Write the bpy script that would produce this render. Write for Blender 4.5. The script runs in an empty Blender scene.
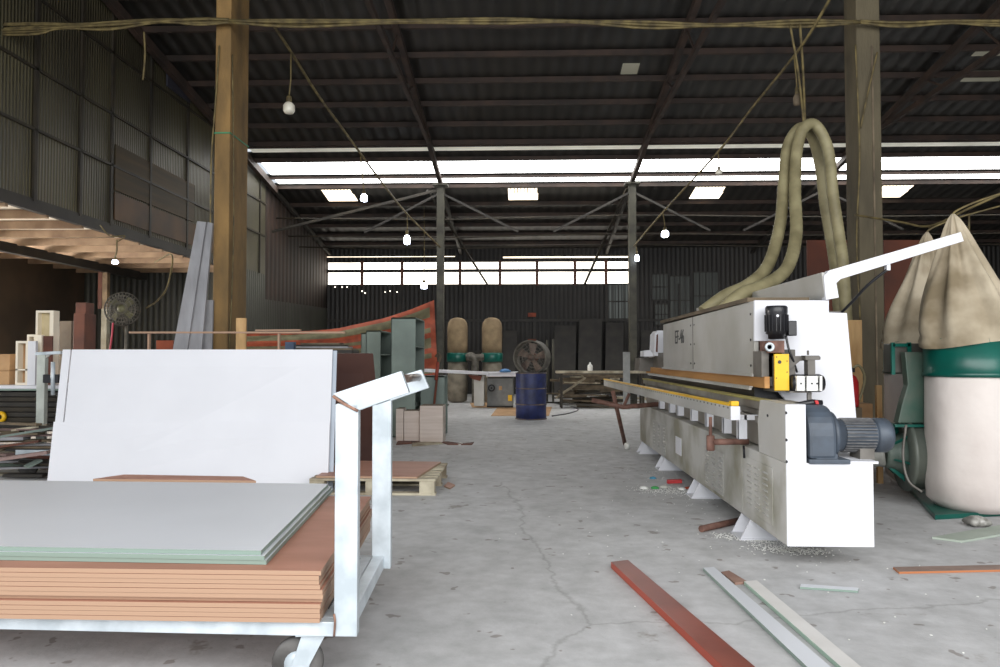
import bpy, bmesh, math, random
from mathutils import Vector, Matrix, Euler
random.seed(7)
C = bpy.context.scene.collection
V = Vector
F = 750.0
CAMZ = 1.18
# ------------------------------------------------------------ camera
cam_d = bpy.data.cameras.new('camera'); cam = bpy.data.objects.new('camera', cam_d); C.objects.link(cam)
cam_d.sensor_width = 36; cam_d.lens = 36*F/1000; cam_d.clip_end = 200; cam_d.clip_start = 0.05
CR = Euler((math.radians(90)+math.atan(23.5/F), 0, math.atan(25/F)), 'XYZ')
cam.location = (0,0,CAMZ); cam.rotation_euler = CR
bpy.context.scene.camera = cam
RM = CR.to_matrix()
def P(px, py, Y=None, Z=None, X=None):
    if Y is not None and py == 0: py = 352          # only the x is wanted
    if Y is not None and px == 0: px = 775 if Y < 6 else (30 if Y < 11 and Y != 7.0 else 500)   # only the z is wanted
    d = RM @ V(((px-500)/F, -(py-333.5)/F, -1))
    if Y is not None: t = Y/d.y
    elif Z is not None: t = (Z-CAMZ)/d.z
    else: t = X/d.x
    return V((0,0,CAMZ)) + d*t
# ------------------------------------------------------------ materials
def lin(c):
    return tuple(((x/255)/12.92 if x/255 <= .04045 else ((x/255+.055)/1.055)**2.4) for x in c)+(1,)
MC = {}
def M(name, col, col2=None, rough=.6, metal=0, scale=5, detail=4, bump=0, bscale=40, stretch=(1,1,1), lo=.35, hi=.65, edge=None):
    if name in MC: return MC[name]
    m = bpy.data.materials.new(name); m.use_nodes = True; n = m.node_tree.nodes; l = m.node_tree.links
    b = n['Principled BSDF']; b.inputs['Roughness'].default_value = rough; b.inputs['Metallic'].default_value = metal
    tc = n.new('ShaderNodeTexCoord'); mp = n.new('ShaderNodeMapping'); mp.inputs['Scale'].default_value = stretch
    l.new(tc.outputs['Object'], mp.inputs['Vector'])
    no = n.new('ShaderNodeTexNoise'); no.inputs['Scale'].default_value = scale; no.inputs['Detail'].default_value = detail
    l.new(mp.outputs[0], no.inputs['Vector'])
    r = n.new('ShaderNodeValToRGB'); r.color_ramp.elements[0].position = lo; r.color_ramp.elements[1].position = hi
    c2 = col2 or tuple(max(0, x*.86) for x in col)
    r.color_ramp.elements[0].color = lin(c2); r.color_ramp.elements[1].color = lin(col)
    l.new(no.outputs[0], r.inputs[0])
    out = r.outputs[0]
    if edge:
        g = n.new('ShaderNodeSeparateXYZ'); l.new(tc.outputs['Normal'], g.inputs[0])
        a = n.new('ShaderNodeMath'); a.operation = 'ABSOLUTE'; l.new(g.outputs[2 if len(edge) < 4 else edge[3]], a.inputs[0])
        t = n.new('ShaderNodeMath'); t.operation = 'GREATER_THAN'; t.inputs[1].default_value = .7; l.new(a.outputs[0], t.inputs[0])
        mx = n.new('ShaderNodeMix'); mx.data_type = 'RGBA'; l.new(t.outputs[0], mx.inputs[0])
        mx.inputs[6].default_value = lin(edge[:3]); l.new(out, mx.inputs[7]); out = mx.outputs[2]
    l.new(out, b.inputs['Base Color'])
    if bump:
        n2 = n.new('ShaderNodeTexNoise'); n2.inputs['Scale'].default_value = bscale; n2.inputs['Detail'].default_value = 3
        l.new(mp.outputs[0], n2.inputs['Vector'])
        bp = n.new('ShaderNodeBump'); bp.inputs['Strength'].default_value = bump; bp.inputs['Distance'].default_value = .02
        l.new(n2.outputs[0], bp.inputs['Height']); l.new(bp.outputs[0], b.inputs['Normal'])
    MC[name] = m; return m
def EM(name, col, strength, stripes=None):
    if name in MC: return MC[name]
    m = bpy.data.materials.new(name); m.use_nodes = True; n = m.node_tree.nodes; l = m.node_tree.links
    b = n['Principled BSDF']; b.inputs['Base Color'].default_value = lin((48,50,46)) if stripes else lin(col)
    b.inputs['Emission Color'].default_value = lin(col); b.inputs['Emission Strength'].default_value = strength
    tc = n.new('ShaderNodeTexCoord'); no = n.new('ShaderNodeTexNoise'); no.inputs['Scale'].default_value = 1.3
    l.new(tc.outputs['Object'], no.inputs['Vector'])
    r = n.new('ShaderNodeMapRange'); r.inputs[1].default_value = .3; r.inputs[2].default_value = .6
    r.inputs[3].default_value = strength*.6; r.inputs[4].default_value = strength
    l.new(no.outputs[0], r.inputs[0]); o = r.outputs[0]
    if stripes:
        w = n.new('ShaderNodeTexWave'); w.inputs['Scale'].default_value = stripes; w.bands_direction = 'X'; l.new(tc.outputs['Object'], w.inputs['Vector'])
        q = n.new('ShaderNodeMath'); q.operation = 'MULTIPLY'; l.new(o, q.inputs[0]); l.new(w.outputs['Fac'], q.inputs[1]); o = q.outputs[0]
    l.new(o, b.inputs['Emission Strength'])
    MC[name] = m; return m
def sheet_mat(name, col, col2, axis='X', scale=6, rough=.6, nscale=.6, stainc=None):
    """corrugated metal sheet: wave bump plus large stains"""
    m = bpy.data.materials.new(name); m.use_nodes = True; n = m.node_tree.nodes; l = m.node_tree.links
    b = n['Principled BSDF']; b.inputs['Roughness'].default_value = rough
    tc = n.new('ShaderNodeTexCoord')
    no = n.new('ShaderNodeTexNoise'); no.inputs['Scale'].default_value = nscale; no.inputs['Detail'].default_value = 6
    l.new(tc.outputs['Object'], no.inputs['Vector'])
    r = n.new('ShaderNodeValToRGB'); r.color_ramp.elements[0].position = .35; r.color_ramp.elements[1].position = .65
    r.color_ramp.elements[0].color = lin(col2); r.color_ramp.elements[1].color = lin(col)
    l.new(no.outputs[0], r.inputs[0])
    w = n.new('ShaderNodeTexWave'); w.bands_direction = axis; w.inputs['Scale'].default_value = scale; l.new(tc.outputs['Object'], w.inputs['Vector'])
    mx = n.new('ShaderNodeMix'); mx.data_type = 'RGBA'; mx.blend_type = 'MULTIPLY'; mx.inputs[0].default_value = .55
    l.new(r.outputs[0], mx.inputs[6]); l.new(w.outputs['Color'], mx.inputs[7]); l.new(mx.outputs[2], b.inputs['Base Color'])
    bp = n.new('ShaderNodeBump'); bp.inputs['Strength'].default_value = .6; bp.inputs['Distance'].default_value = .03
    l.new(w.outputs['Fac'], bp.inputs['Height']); l.new(bp.outputs[0], b.inputs['Normal'])
    MC[name] = m; return m
# ------------------------------------------------------------ mesh builder
class MB:
    def __init__(s): s.bm = bmesh.new()
    def face(s, vs, mi=0, smooth=False):
        try: f = s.bm.faces.new(vs); f.material_index = mi; f.smooth = smooth; return f
        except ValueError: return None
    def pb(s, o, a, b, c, mi=0):            # parallelepiped: corner and three edge vectors
        o, a, b, c = V(o), V(a), V(b), V(c)
        v = [s.bm.verts.new(o+a*i+b*j+c*k) for k in (0,1) for j in (0,1) for i in (0,1)]
        for q in ((0,2,3,1),(4,5,7,6),(0,1,5,4),(2,6,7,3),(0,4,6,2),(1,3,7,5)): s.face([v[i] for i in q], mi)
        return s
    def box(s, x0, x1, y0, y1, z0, z1, mi=0): return s.pb((x0,y0,z0),(x1-x0,0,0),(0,y1-y0,0),(0,0,z1-z0), mi)
    def bar(s, p, q, w, h, up=(0,0,1), mi=0):  # rectangular bar between two points
        p, q = V(p), V(q); d = q-p; a = d.cross(V(up))
        if a.length < 1e-5: a = d.cross(V((1,0,0)))
        a.normalize(); b = a.cross(d).normalized()
        return s.pb(p-a*w/2-b*h/2, a*w, b*h, d, mi)
    def prism(s, pts, d, mi=0):            # polygon (3D points) swept by d
        d = V(d); n = len(pts); A = [s.bm.verts.new(V(p)) for p in pts]; B = [s.bm.verts.new(V(p)+d) for p in pts]
        s.face(A[::-1], mi); s.face(B, mi)
        for i in range(n): s.face([A[i],A[(i+1)%n],B[(i+1)%n],B[i]], mi)
        return s
    def tube(s, path, r, seg=10, cap=True, mi=0, rib=0):
        path = [V(p) for p in path]; rings = []; up = None
        for i, p in enumerate(path):
            t = (path[min(i+1,len(path)-1)]-path[max(i-1,0)]).normalized()
            if up is None: up = t.orthogonal().normalized()
            up = (up - t*up.dot(t)).normalized(); bn = t.cross(up)
            rr = (r[i] if isinstance(r,(list,tuple)) else r)*(1+(rib if i%2 else -rib))
            rings.append([s.bm.verts.new(p+(up*math.cos(k*2*math.pi/seg)+bn*math.sin(k*2*math.pi/seg))*rr) for k in range(seg)])
        for a, b in zip(rings, rings[1:]):
            for k in range(seg): s.face([a[k],a[(k+1)%seg],b[(k+1)%seg],b[k]], mi, True)
        if cap: s.face(rings[0][::-1], mi); s.face(rings[-1], mi)
        return s
    def lathe(s, prof, c, axis=(0,0,1), seg=28, fold=0, nf=9, mi=0, cap=True):
        c = V(c); ax = V(axis).normalized(); u = ax.orthogonal().normalized(); w = ax.cross(u); rings = []
        for j,(r, h) in enumerate(prof):
            ring = []
            for k in range(seg):
                a = k*2*math.pi/seg; rr = r*(1+fold*math.sin(nf*a+j*.25)*.5+fold*.5*math.sin(4*a+1.3+j*.1))
                ring.append(s.bm.verts.new(c+ax*h+(u*math.cos(a)+w*math.sin(a))*rr))
            rings.append(ring)
        for a, b in zip(rings, rings[1:]):
            for k in range(seg): s.face([a[k],a[(k+1)%seg],b[(k+1)%seg],b[k]], mi, True)
        if cap: s.face(rings[0][::-1], mi); s.face(rings[-1], mi)
        return s
ORG = {}
def obj(name, mb, mat, parent=None, bevel=0):
    bm = mb.bm; bmesh.ops.recalc_face_normals(bm, faces=bm.faces)
    cs = [v.co for v in bm.verts]
    if parent is None:
        lo = V((min(c.x for c in cs), min(c.y for c in cs), min(c.z for c in cs))); hi = V((max(c.x for c in cs), max(c.y for c in cs), max(c.z for c in cs)))
        org = V(((lo.x+hi.x)/2, (lo.y+hi.y)/2, lo.z))
    else: org = ORG[parent.name]
    for v in bm.verts: v.co -= org
    me = bpy.data.meshes.new(name); bm.to_mesh(me); bm.free()
    for m in (mat if isinstance(mat,(list,tuple)) else [mat]): me.materials.append(m)
    o = bpy.data.objects.new(name, me); C.objects.link(o)
    if parent is None: o.location = org
    else: o.parent = parent
    ORG[o.name] = org
    if bevel:
        bv = o.modifiers.new('bevel','BEVEL'); bv.width = bevel; bv.segments = 2; bv.limit_method = 'ANGLE'; bv.angle_limit = math.radians(40)
    return o
def tag(o, label, cat, group=None, kind=None):
    o['label'] = label; o['category'] = cat
    if group: o['group'] = group
    if kind: o['kind'] = kind
    return o
def thing(name, loc, label, cat, group=None):
    o = bpy.data.objects.new(name, None); C.objects.link(o); o.location = loc; o.empty_display_size = .1
    ORG[o.name] = V(loc); return tag(o, label, cat, group)
def struct(name, mb, mat, parent=None, bevel=0):
    o = obj(name, mb, mat, parent, bevel)
    if parent is None: o['kind'] = 'structure'
    return o
def spline(pts, n=12):
    pts = [V(p) for p in pts]; pts = [pts[0]*2-pts[1]]+pts+[pts[-1]*2-pts[-2]]; out = []
    for i in range(1, len(pts)-2):
        a,b,c,d = pts[i-1:i+3]
        for k in range(n):
            t = k/n; out.append(.5*((2*b)+(c-a)*t+(2*a-5*b+4*c-d)*t*t+(3*b-a-3*c+d)*t**3))
    out.append(pts[-2]); return out
# ------------------------------------------------------------ palette
def build_floor_mat():
    m = bpy.data.materials.new('concrete_floor'); m.use_nodes = True; n = m.node_tree.nodes; l = m.node_tree.links
    b = n['Principled BSDF']; b.inputs['Roughness'].default_value = .62; b.inputs['Specular IOR Level'].default_value = .3
    tc = n.new('ShaderNodeTexCoord')
    def noise(s, d=6, r=.6):
        o = n.new('ShaderNodeTexNoise'); o.inputs['Scale'].default_value = s; o.inputs['Detail'].default_value = d; o.inputs['Roughness'].default_value = r
        l.new(tc.outputs['Object'], o.inputs['Vector']); return o
    def ramp(src, p0, c0, p1, c1):
        r = n.new('ShaderNodeValToRGB'); r.color_ramp.elements[0].position = p0; r.color_ramp.elements[1].position = p1
        r.color_ramp.elements[0].color = lin(c0); r.color_ramp.elements[1].color = lin(c1); l.new(src, r.inputs[0]); return r
    def mix(mode, fac, a, bb):
        x = n.new('ShaderNodeMix'); x.data_type = 'RGBA'; x.blend_type = mode
        if isinstance(fac, float): x.inputs[0].default_value = fac
        else: l.new(fac, x.inputs[0])
        l.new(a, x.inputs[6]); l.new(bb, x.inputs[7]); return x.outputs[2]
    base = ramp(noise(.45).outputs[0], .3, (184,184,184), .7, (208,208,209)).outputs[0]
    fine = ramp(noise(7).outputs[0], .3, (185,185,183), .7, (255,255,255)).outputs[0]
    c = mix('MULTIPLY', .55, base, fine)
    spots = ramp(noise(9, 2, .5).outputs[0], .675, (255,255,255), .70, (190,182,176)).outputs[0]
    c = mix('MULTIPLY', .8, c, spots)
    sp2 = ramp(noise(2.3, 5, .7).outputs[0], .64, (255,255,255), .70, (185,175,165)).outputs[0]
    c = mix('MULTIPLY', .7, c, sp2)
    vo = n.new('ShaderNodeTexVoronoi'); vo.feature = 'DISTANCE_TO_EDGE'; vo.inputs['Scale'].default_value = .35
    wn = noise(1.2); ad = n.new('ShaderNodeMix'); ad.data_type = 'RGBA'; ad.inputs[0].default_value = .35
    l.new(tc.outputs['Object'], ad.inputs[6]); l.new(wn.outputs['Color'], ad.inputs[7]); l.new(ad.outputs[2], vo.inputs['Vector'])
    cr = ramp(vo.outputs['Distance'], .0, (190,188,185), .003, (255,255,255)).outputs[0]
    c = mix('MULTIPLY', .5, c, cr)
    l.new(c, b.inputs['Base Color'])
    bp = n.new('ShaderNodeBump'); bp.inputs['Strength'].default_value = .25; bp.inputs['Distance'].default_value = .01
    l.new(noise(30).outputs[0], bp.inputs['Height']); l.new(bp.outputs[0], b.inputs['Normal'])
    return m
mFloor = build_floor_mat()
mRoof = sheet_mat('roof_sheet', (50,47,42), (34,33,31), 'X', 1.2, .5, .3)
mWallL = sheet_mat('left_sheet', (98,92,66), (62,57,40), 'Y', 5, .5, .5)
mWallLow = sheet_mat('low_sheet', (88,90,80), (60,58,50), 'Y', 2.4, .6, .5)
mBack = sheet_mat('back_sheet', (60,56,52), (38,36,34), 'X', 2.2, .6, .3)
mBrownBoard = sheet_mat('brown_boarding', (64,46,37), (40,30,26), 'Y', 1.0, .7, .8)
mLeanWall = sheet_mat('lean_wall_sheet', (92,74,56), (60,48,36), 'X', 2.2, .7, .7)
mPurlin = M('rusted_steel', (60,44,35), (38,29,24), rough=.7, scale=3)
mDark = M('dark_steel', (50,46,40), (34,31,28), rough=.6, scale=3)
mGirt = M('girt_steel', (50,43,30), (30,26,20), rough=.6, scale=3)
mSteelCol = M('column_paint', (70,68,56), (44,42,34), rough=.6, scale=4)
mConc = M('concrete_column_mat', (150,118,70), (92,74,46), rough=.8, scale=3, bump=.4, stretch=(1,1,.4), lo=.3, hi=.7)
mConc2 = M('concrete_column_right_mat', (100,91,70), (68,61,46), rough=.8, scale=3, bump=.4, stretch=(1,1,.3), lo=.3, hi=.7)
mCable = M('dusty_cable', (118,104,64), (72,62,38), rough=.7, scale=8)
mWhite = M('white_paint', (220,221,226), (216,217,222), rough=.7, scale=2)
mWhiteEdge = M('white_board', (222,222,230), (214,214,224), rough=.4, scale=1, edge=(120,118,116,1))
mGrayPaint = M('gray_side_paint', (182,181,177), (166,164,156), rough=.5, scale=2.2, lo=.3, hi=.6)
mBase = M('grimy_base_paint', (188,187,182), (140,137,120), rough=.55, scale=2.0, detail=6, lo=.36, hi=.56)
mGrayDark = M('gray_iron', (112,108,102), (84,80,74), rough=.5, scale=5)
mGalv = M('galvanised', (205,214,220), (176,186,192), rough=.35, metal=.15, scale=9)
mRust = M('rust', (126,92,80), (88,60,50), rough=.7, scale=14)
mWeld = M('rusty_weld', (150,112,92), (104,76,64), rough=.7, scale=40)
mMDF = M('mdf_sheet', (174,124,104), (158,110,90), rough=.5, scale=2, edge=(168,136,112), stretch=(1,3,1))
mGreenB = M('grey_laminate', (204,207,212), (199,202,207), rough=.4, scale=1, edge=(128,146,136))
mBlueMotor = M('motor_blue_grey', (74,84,96), (60,66,74), rough=.5, scale=7)
mBlack = M('black_enamel', (34,34,38), (24,24,26), rough=.35, scale=4)
mRubber = M('rubber', (96,94,92), (60,58,56), rough=.8, scale=10)
mYellow = M('yellow_paint', (236,190,30), (222,172,20), rough=.45, scale=4)
mTan = M('tan_wood_strip', (190,142,84), (166,118,64), rough=.6, scale=3, stretch=(1,.3,4))
mPaleWood = M('pale_wood', (206,170,120), (176,136,88), rough=.7, scale=4, stretch=(3,3,.6))
mBrownWood = M('brown_wood', (112,66,48), (80,46,36), rough=.6, scale=3)
mRedBar = M('red_brown_lacquer', (134,70,56), (110,54,42), rough=.35, scale=3, edge=(160,58,30))
mOldWood = M('weathered_wood', (118,104,84), (76,66,52), rough=.8, scale=4)
mGreyWood = M('grey_board', (158,158,162), (128,128,130), rough=.7, scale=3, stretch=(2,2,.5))
mGreenCab = M('grey_green_board', (118,132,124), (100,112,106), rough=.6, scale=2)
mTeal = M('teal_enamel', (12,92,80), (8,74,64), rough=.3, scale=3)
mBag = M('cotton_bag', (182,170,148), (124,111,88), rough=.9, scale=2.6, bump=.3, bscale=14)
mBagW = M('white_filter_bag', (220,212,206), (202,192,186), rough=.9, scale=2, bump=.2, bscale=10)
mBagD = M('brown_filter_bag', (150,130,100), (118,100,76), rough=.9, scale=4)
mHose = M('khaki_hose', (150,142,108), (120,112,82), rough=.6, scale=5)
mTarpO = M('tarp_orange', (160,76,48), (126,58,38), rough=.7, scale=5)
mTarpG = M('tarp_olive', (116,112,84), (92,88,66), rough=.7, scale=5)
mBlueDrum = M('blue_drum', (44,54,104), (32,38,72), rough=.5, scale=6)
mFan = M('dusty_fan', (110,106,96), (74,70,62), rough=.6, scale=9)
mRed = M('red_paint', (190,36,40), (160,26,30), rough=.4, scale=4)
mBulbOff = M('bulb_off', (226,222,206), (206,200,184), rough=.3, scale=5)
mBulbOn = EM('bulb_on', (225,235,255), 22)
mSky = EM('translucent_roof_bright', (250,250,248), 9.0)
mSkyDim = EM('translucent_roof_dim', (226,224,210), .42)
mPatch = EM('translucent_roof_patch', (120,118,104), .5)
mSkySmall = EM('translucent_roof_small', (255,238,212), 3.0)
mWinBack = EM('translucent_wall_bright', (255,247,232), 3.5)
mWinDim = EM('dim_panes', (150,160,150), .05, 3.0)
mWinDim2 = EM('dim_panes_brighter', (175,186,180), .15, 3.0)
mPallet = M('pallet_wood', (190,182,160), (130,118,98), rough=.8, scale=5)
mCard = M('cardboard', (186,150,110), (160,124,88), rough=.85, scale=4)
mPlasticW = M('white_plastic', (236,236,232), (216,216,210), rough=.4, scale=6)
mCream = M('cream_cabinet', (240,232,214), (228,218,198), rough=.5, scale=2)
mRustPanel = M('rust_brown_panel', (100,46,22), (70,34,18), rough=.7, scale=1.2)
mLetter = M('grey_lettering', (84,84,84), (62,62,62), rough=.6, scale=20)
# ------------------------------------------------------------ setting
def roofz(y): return 8.51-.16*y
W0, W1, BK = -6.4, 15.5, 24.0
struct('floor', MB().box(-18, 20, -8, 27, -.2, 0), mFloor)
ceil = None
rb = MB()
for y0, y1 in ((-2,16.4),(16.76,17.15),(18.02,18.2),(18.58,24.6)):
    rb.prism([(W0-.3,y0,roofz(y0)),(W0-.3,y1,roofz(y1)),(W0-.3,y1,roofz(y1)+.03),(W0-.3,y0,roofz(y0)+.03)], (W1-W0+.6,0,0))
ceil = struct('ceiling', rb, mRoof)
# translucent strips
k = 1
for (y0,y1,m) in ((16.4,16.76,mSkyDim),(17.15,18.02,mSky),(18.2,18.58,mSky)):
    mb = MB().prism([(W0+.2,y0,roofz(y0)+.01),(W0+.2,y1,roofz(y1)+.01),(W0+.2,y1,roofz(y1)+.02),(W0+.2,y0,roofz(y0)+.02)], (W1-W0,0,0))
    struct('window_%d'%k, mb, m); k += 1
# small corrugated translucent patches under the roof
for i, px in enumerate((341,523,706,889)):
    c = P(px,195,Y=19.5); y0, y1 = 19.3, 19.75
    mb = MB()
    for t in range(9):
        x = c.x-.38+t*.085; mb.prism([(x,y0-.32,roofz(y0-.32)-.012),(x,y1,roofz(y1)-.012),(x,y1,roofz(y1)-.002),(x,y0-.32,roofz(y0-.32)-.002)], (.06,0,0))
        mb.prism([(x+.06,y0,roofz(y0)-.012),(x+.06,y1,roofz(y1)-.012),(x+.06,y1,roofz(y1)-.002),(x+.06,y0,roofz(y0)-.002)], (.03,0,0))
    struct('window_%d'%k, mb, mSkySmall); k += 1
for (px,py,w,h,m) in ((630,62,.3,.35,mPatch),(990,42,.5,.25,mPatch),(985,68,.7,.35,mPatch)):
    t = 1.0
    for it in range(40):
        p = P(px,py,Y=t)
        if p.z >= roofz(t): break
        t += .4
    mb = MB().prism([(p.x-w/2,t-h/2,roofz(t-h/2)-.012),(p.x-w/2,t+h/2,roofz(t+h/2)-.012),(p.x-w/2,t+h/2,roofz(t+h/2)-.002),(p.x-w/2,t-h/2,roofz(t-h/2)-.002)], (w,0,0))
    struct('window_%d'%k, mb, m); k += 1
# purlins
y = 9.4
ys = []
while y < 16.3: ys.append(y); y += .85
ys += [16.3, 17.05, 18.11, 18.66, 19.9, 20.75, 21.6, 22.45, 23.3]
for y in ys:
    h = .1 if y != 18.11 else .07
    d = .07 if y not in (17.05,18.11) else .05
    struct('purlin', MB().box(W0, W1, y-d/2, y+d/2, roofz(y)-h, roofz(y)-.004), mPurlin, ceil)
# trusses
for X in (W0+.1, -2.06, 2.6, 7.2, 11.8):
    y0 = 1.0
    t = struct('truss', MB().bar((X,y0,roofz(y0)-.16),(X,18.3,roofz(18.3)-.16),.1,.12), mPurlin, ceil)
    if X > -6:
        mb = MB().bar((X,3,5.95),(X,17.0,5.78),.07,.09)
        yy = 3.4; top = True
        while yy < 15.4:
            a = (X,yy,5.95-(yy-3)*.012); b = (X,yy+.55,roofz(yy+.55)-.2)
            mb.bar(a, b, .03,.03); yy += 1.6
        struct('truss_web', mb, mPurlin, ceil)
    struct('rafter', MB().bar((X,18.2,roofz(18.2)-.16),(X,24,roofz(24)-.16),.08,.1), mDark, ceil)
for X, px in ((-2.06,440),(2.6,632),(7.2,820)):
    # knee braces from the column heads
    mb = MB().bar((X,18.2,5.2),(X+1.9,18.3,4.25),.05,.05).bar((X,18.2,5.2),(X-1.9,18.3,4.25),.05,.05)
    struct('brace', mb, mDark, ceil)
# horizontal tie wires across the back
tw = MB()
for z,y in ((4.75,19),(4.45,20),(4.3,21)):
    tw.tube(spline([(W0,y,z),(-2,y,z-.06),(2.6,y,z+.02),(8,y,z-.05),(15,y,z)],6), .02, 5)
struct('tie_rod', tw, mGirt, ceil)
tw = MB().bar((-2.4,18.3,roofz(18.3)-.3),(-1.2,23.9,3.5),.05,.05).bar((2.5,18.3,5.3),(1.9,23.9,3.5),.06,.06).bar((-6.3,18.4,4.3),(-2.1,18.3,5.3),.06,.06)
struct('sway_brace', tw, mGirt, ceil)
# left upper wall
LZ = 3.2
wl = MB(); wl.prism([(W0,4,LZ),(W0,18.2,LZ),(W0,18.2,roofz(18.2)),(W0,4,roofz(4))], (-.05,0,0))
wall_left = struct('wall_left', wl, mWallL)
wl = MB(); wl.prism([(W0,18.2,2.55),(W0,24,2.75),(W0,24,roofz(24)),(W0,18.2,roofz(18.2))], (-.05,0,0))
struct('wall_left_rear', wl, mBrownBoard)
struct('wall_left_lower', MB().prism([(W0+.02,16.5,0),(W0+.02,24,0),(W0+.02,24,2.75),(W0+.02,18.2,2.6),(W0+.02,18.2,LZ),(W0+.02,16.5,LZ)], (-.05,0,0)), mWallLow)
for z in (4.15, 4.95, 5.9):
    y1 = min(18.2, (8.51-z)/.16-.1)
    struct('girt', MB().box(W0, W0+.03, 5, y1, z-.02, z+.02), mGirt, wall_left)
for y in (7.9, 9.5, 10.5, 11.3, 12.5, 13.9, 15.2, 16.5, 17.8):
    struct('wall_post', MB().box(W0, W0+.03, y-.03, y+.03, LZ, roofz(y)-.05), mGirt, wall_left)
# warmer boarding at the foot of the upper wall, sun streaks above it painted in as a panel
struct('lower_boarding', MB().box(W0+.005, W0+.02, 11.4, 15.1, 3.32, 3.75), M('ochre_board',(88,60,30),(60,42,22),rough=.6,scale=2), wall_left)
struct('sun_streak_panel', MB().box(W0+.005, W0+.02, 11.4, 14.2, 3.78, 4.5), M('ochre_sun_streaks',(78,62,36),(54,44,26),rough=.7,scale=1,stretch=(1,.3,6)), wall_left)
struct('shutter', MB().box(W0+.02, W0+.05, 13.0, 13.9, 6.0, 6.3), M('slate_shutter',(52,52,62),rough=.5), wall_left)
struct('rafter', MB().bar((W0+.12,2,roofz(2)-.2),(W0+.12,18.6,roofz(18.6)-.15),.1,.16), mPurlin, wall_left)
# lean-to on the left
lean = struct('ceiling_side_bay', MB().box(-14,W0-.02,3,16.6,3.16,3.2), M('lean_roof_sheet',(216,208,194),(182,170,150),rough=.6,scale=1.2,stretch=(1,1,1)))
for i in range(13):
    y = 6.6+i*.8
    struct('joist', MB().box(-13.8,W0,y-.03,y+.03,3.04,3.155), M('joist_wood',(150,126,100),(116,92,70),rough=.7,scale=3), lean)
struct('edge_beam', MB().box(W0-.06,W0+.02,4,16.6,3.08,3.24), mDark, lean)
struct('inner_beam', MB().box(-8.58,-8.46,4,16.6,2.9,3.06), mDark, lean)
struct('wall_lean_back', MB().box(-10,W0,16.5,16.6,0,3.16), sheet_mat('lean_back_sheet',(78,78,68),(46,46,40),'X',2.4,.6,.5))
struct('wall_lean_left', MB().box(-10,-9.9,13.2,16.6,0,3.16), mLeanWall)
struct('wall_lean_left', MB().prism([(-9.9,13.2,0),(-13.5,11.8,0),(-13.5,11.8,3.16),(-9.9,13.2,3.16)],(0,.08,0)), mLeanWall)
# back wall with daylight slot and grille panes
zA,zB,zC,zD = P(500,284,Y=BK).z, P(500,272,Y=BK).z, P(500,269,Y=BK).z, P(500,262,Y=BK).z
xa,xb = P(328,275,Y=BK).x, P(630,275,Y=BK).x
bw = MB().box(W0,W1,BK,BK+.1,0,zA).box(W0,xa,BK,BK+.1,zA,zD).box(xb,W1,BK,BK+.1,zA,zD).box(xa,xb,BK,BK+.1,zB,zC).box(W0,W1,BK,BK+.1,zD,roofz(BK)+.02)
wb = struct('wall_back', bw, mBack)
struct('window_%d'%k, MB().box(xa,xb,BK+.02,BK+.05,zA,zB), mWinBack); k+=1
struct('window_%d'%k, MB().box(xa,xb,BK+.02,BK+.05,zC,zD), mWinBack); k+=1
for px in (362,402,441,460,500,537,575,606):
    x = P(px,275,Y=BK).x
    struct('mullion', MB().box(x-.045,x+.045,BK-.02,BK+.02,zA-.05,zD+.05), mBrownWood, wb)
struct('thin_gap', MB().box(P(503,257,Y=BK).x,P(628,257,Y=BK).x,BK-.012,BK-.004,P(500,258.2,Y=BK).z,P(500,256.8,Y=BK).z), mSkySmall, wb)
struct('thin_gap', MB().box(P(325,257,Y=BK).x,P(455,257,Y=BK).x,BK-.012,BK-.004,P(500,256.6,Y=BK).z,P(500,256,Y=BK).z), mSkySmall, wb)
for (a,b,c,d,m) in ((608,629,284,319,mWinDim2),(652,668,274,300,mWinDim),(655,668,304,325,mWinDim),(670,690,276,325,mWinDim),(694,718,272,320,mWinDim),(240,262,275,330,mWinDim)):
    if a < 300: continue
    p, q = P(a,d,Y=BK-.03), P(b,c,Y=BK-.03)
    mb = MB().box(p.x,q.x,BK-.03,BK-.01,p.z,q.z)
    w = struct('window_%d'%k, mb, m); k += 1
    fb = MB()
    for i in range(5): fb.box(p.x+(q.x-p.x)*i/4-.012,p.x+(q.x-p.x)*i/4+.012,BK-.05,BK-.03,p.z,q.z)
    for z in (p.z,(p.z+q.z)/2,q.z): fb.box(p.x,q.x,BK-.05,BK-.03,z-.02,z+.02)
    struct('bars', fb, mDark, w)
for z in (1.35, 2.35): struct('girt', MB().box(W0,W1,BK-.06,BK,z-.04,z+.04), mDark, wb)
for x in (-4,-2.06,0.3,2.6,4.9,7.2,9.5): struct('stud', MB().box(x-.04,x+.04,BK-.08,BK,0,3.5), mDark, wb)
struct('vent_opening', MB().box(P(528,314,Y=BK-.1).x,P(536,314,Y=BK-.1).x,BK-.1,BK-.02,P(0,317,Y=BK).z,P(0,313,Y=BK).z), mTarpO, wb)
# pin holes of daylight in the back wall
ph = MB()
for (px,py) in ((288,274),(297,275),(317,273),(322,273),(335,287),(342,287),(347,287),(362,291),(365,293),(385,292),(390,291),(397,292)):
    c = P(px,py,Y=BK-.02); ph.box(c.x-.02,c.x+.02,BK-.012,BK-.006,c.z-.015,c.z+.015)
struct('pin_holes', ph, mWinBack, wb)
struct('wall_right', MB().box(W1,W1+.1,-2,24.1,0,8.9), mBack)
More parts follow.
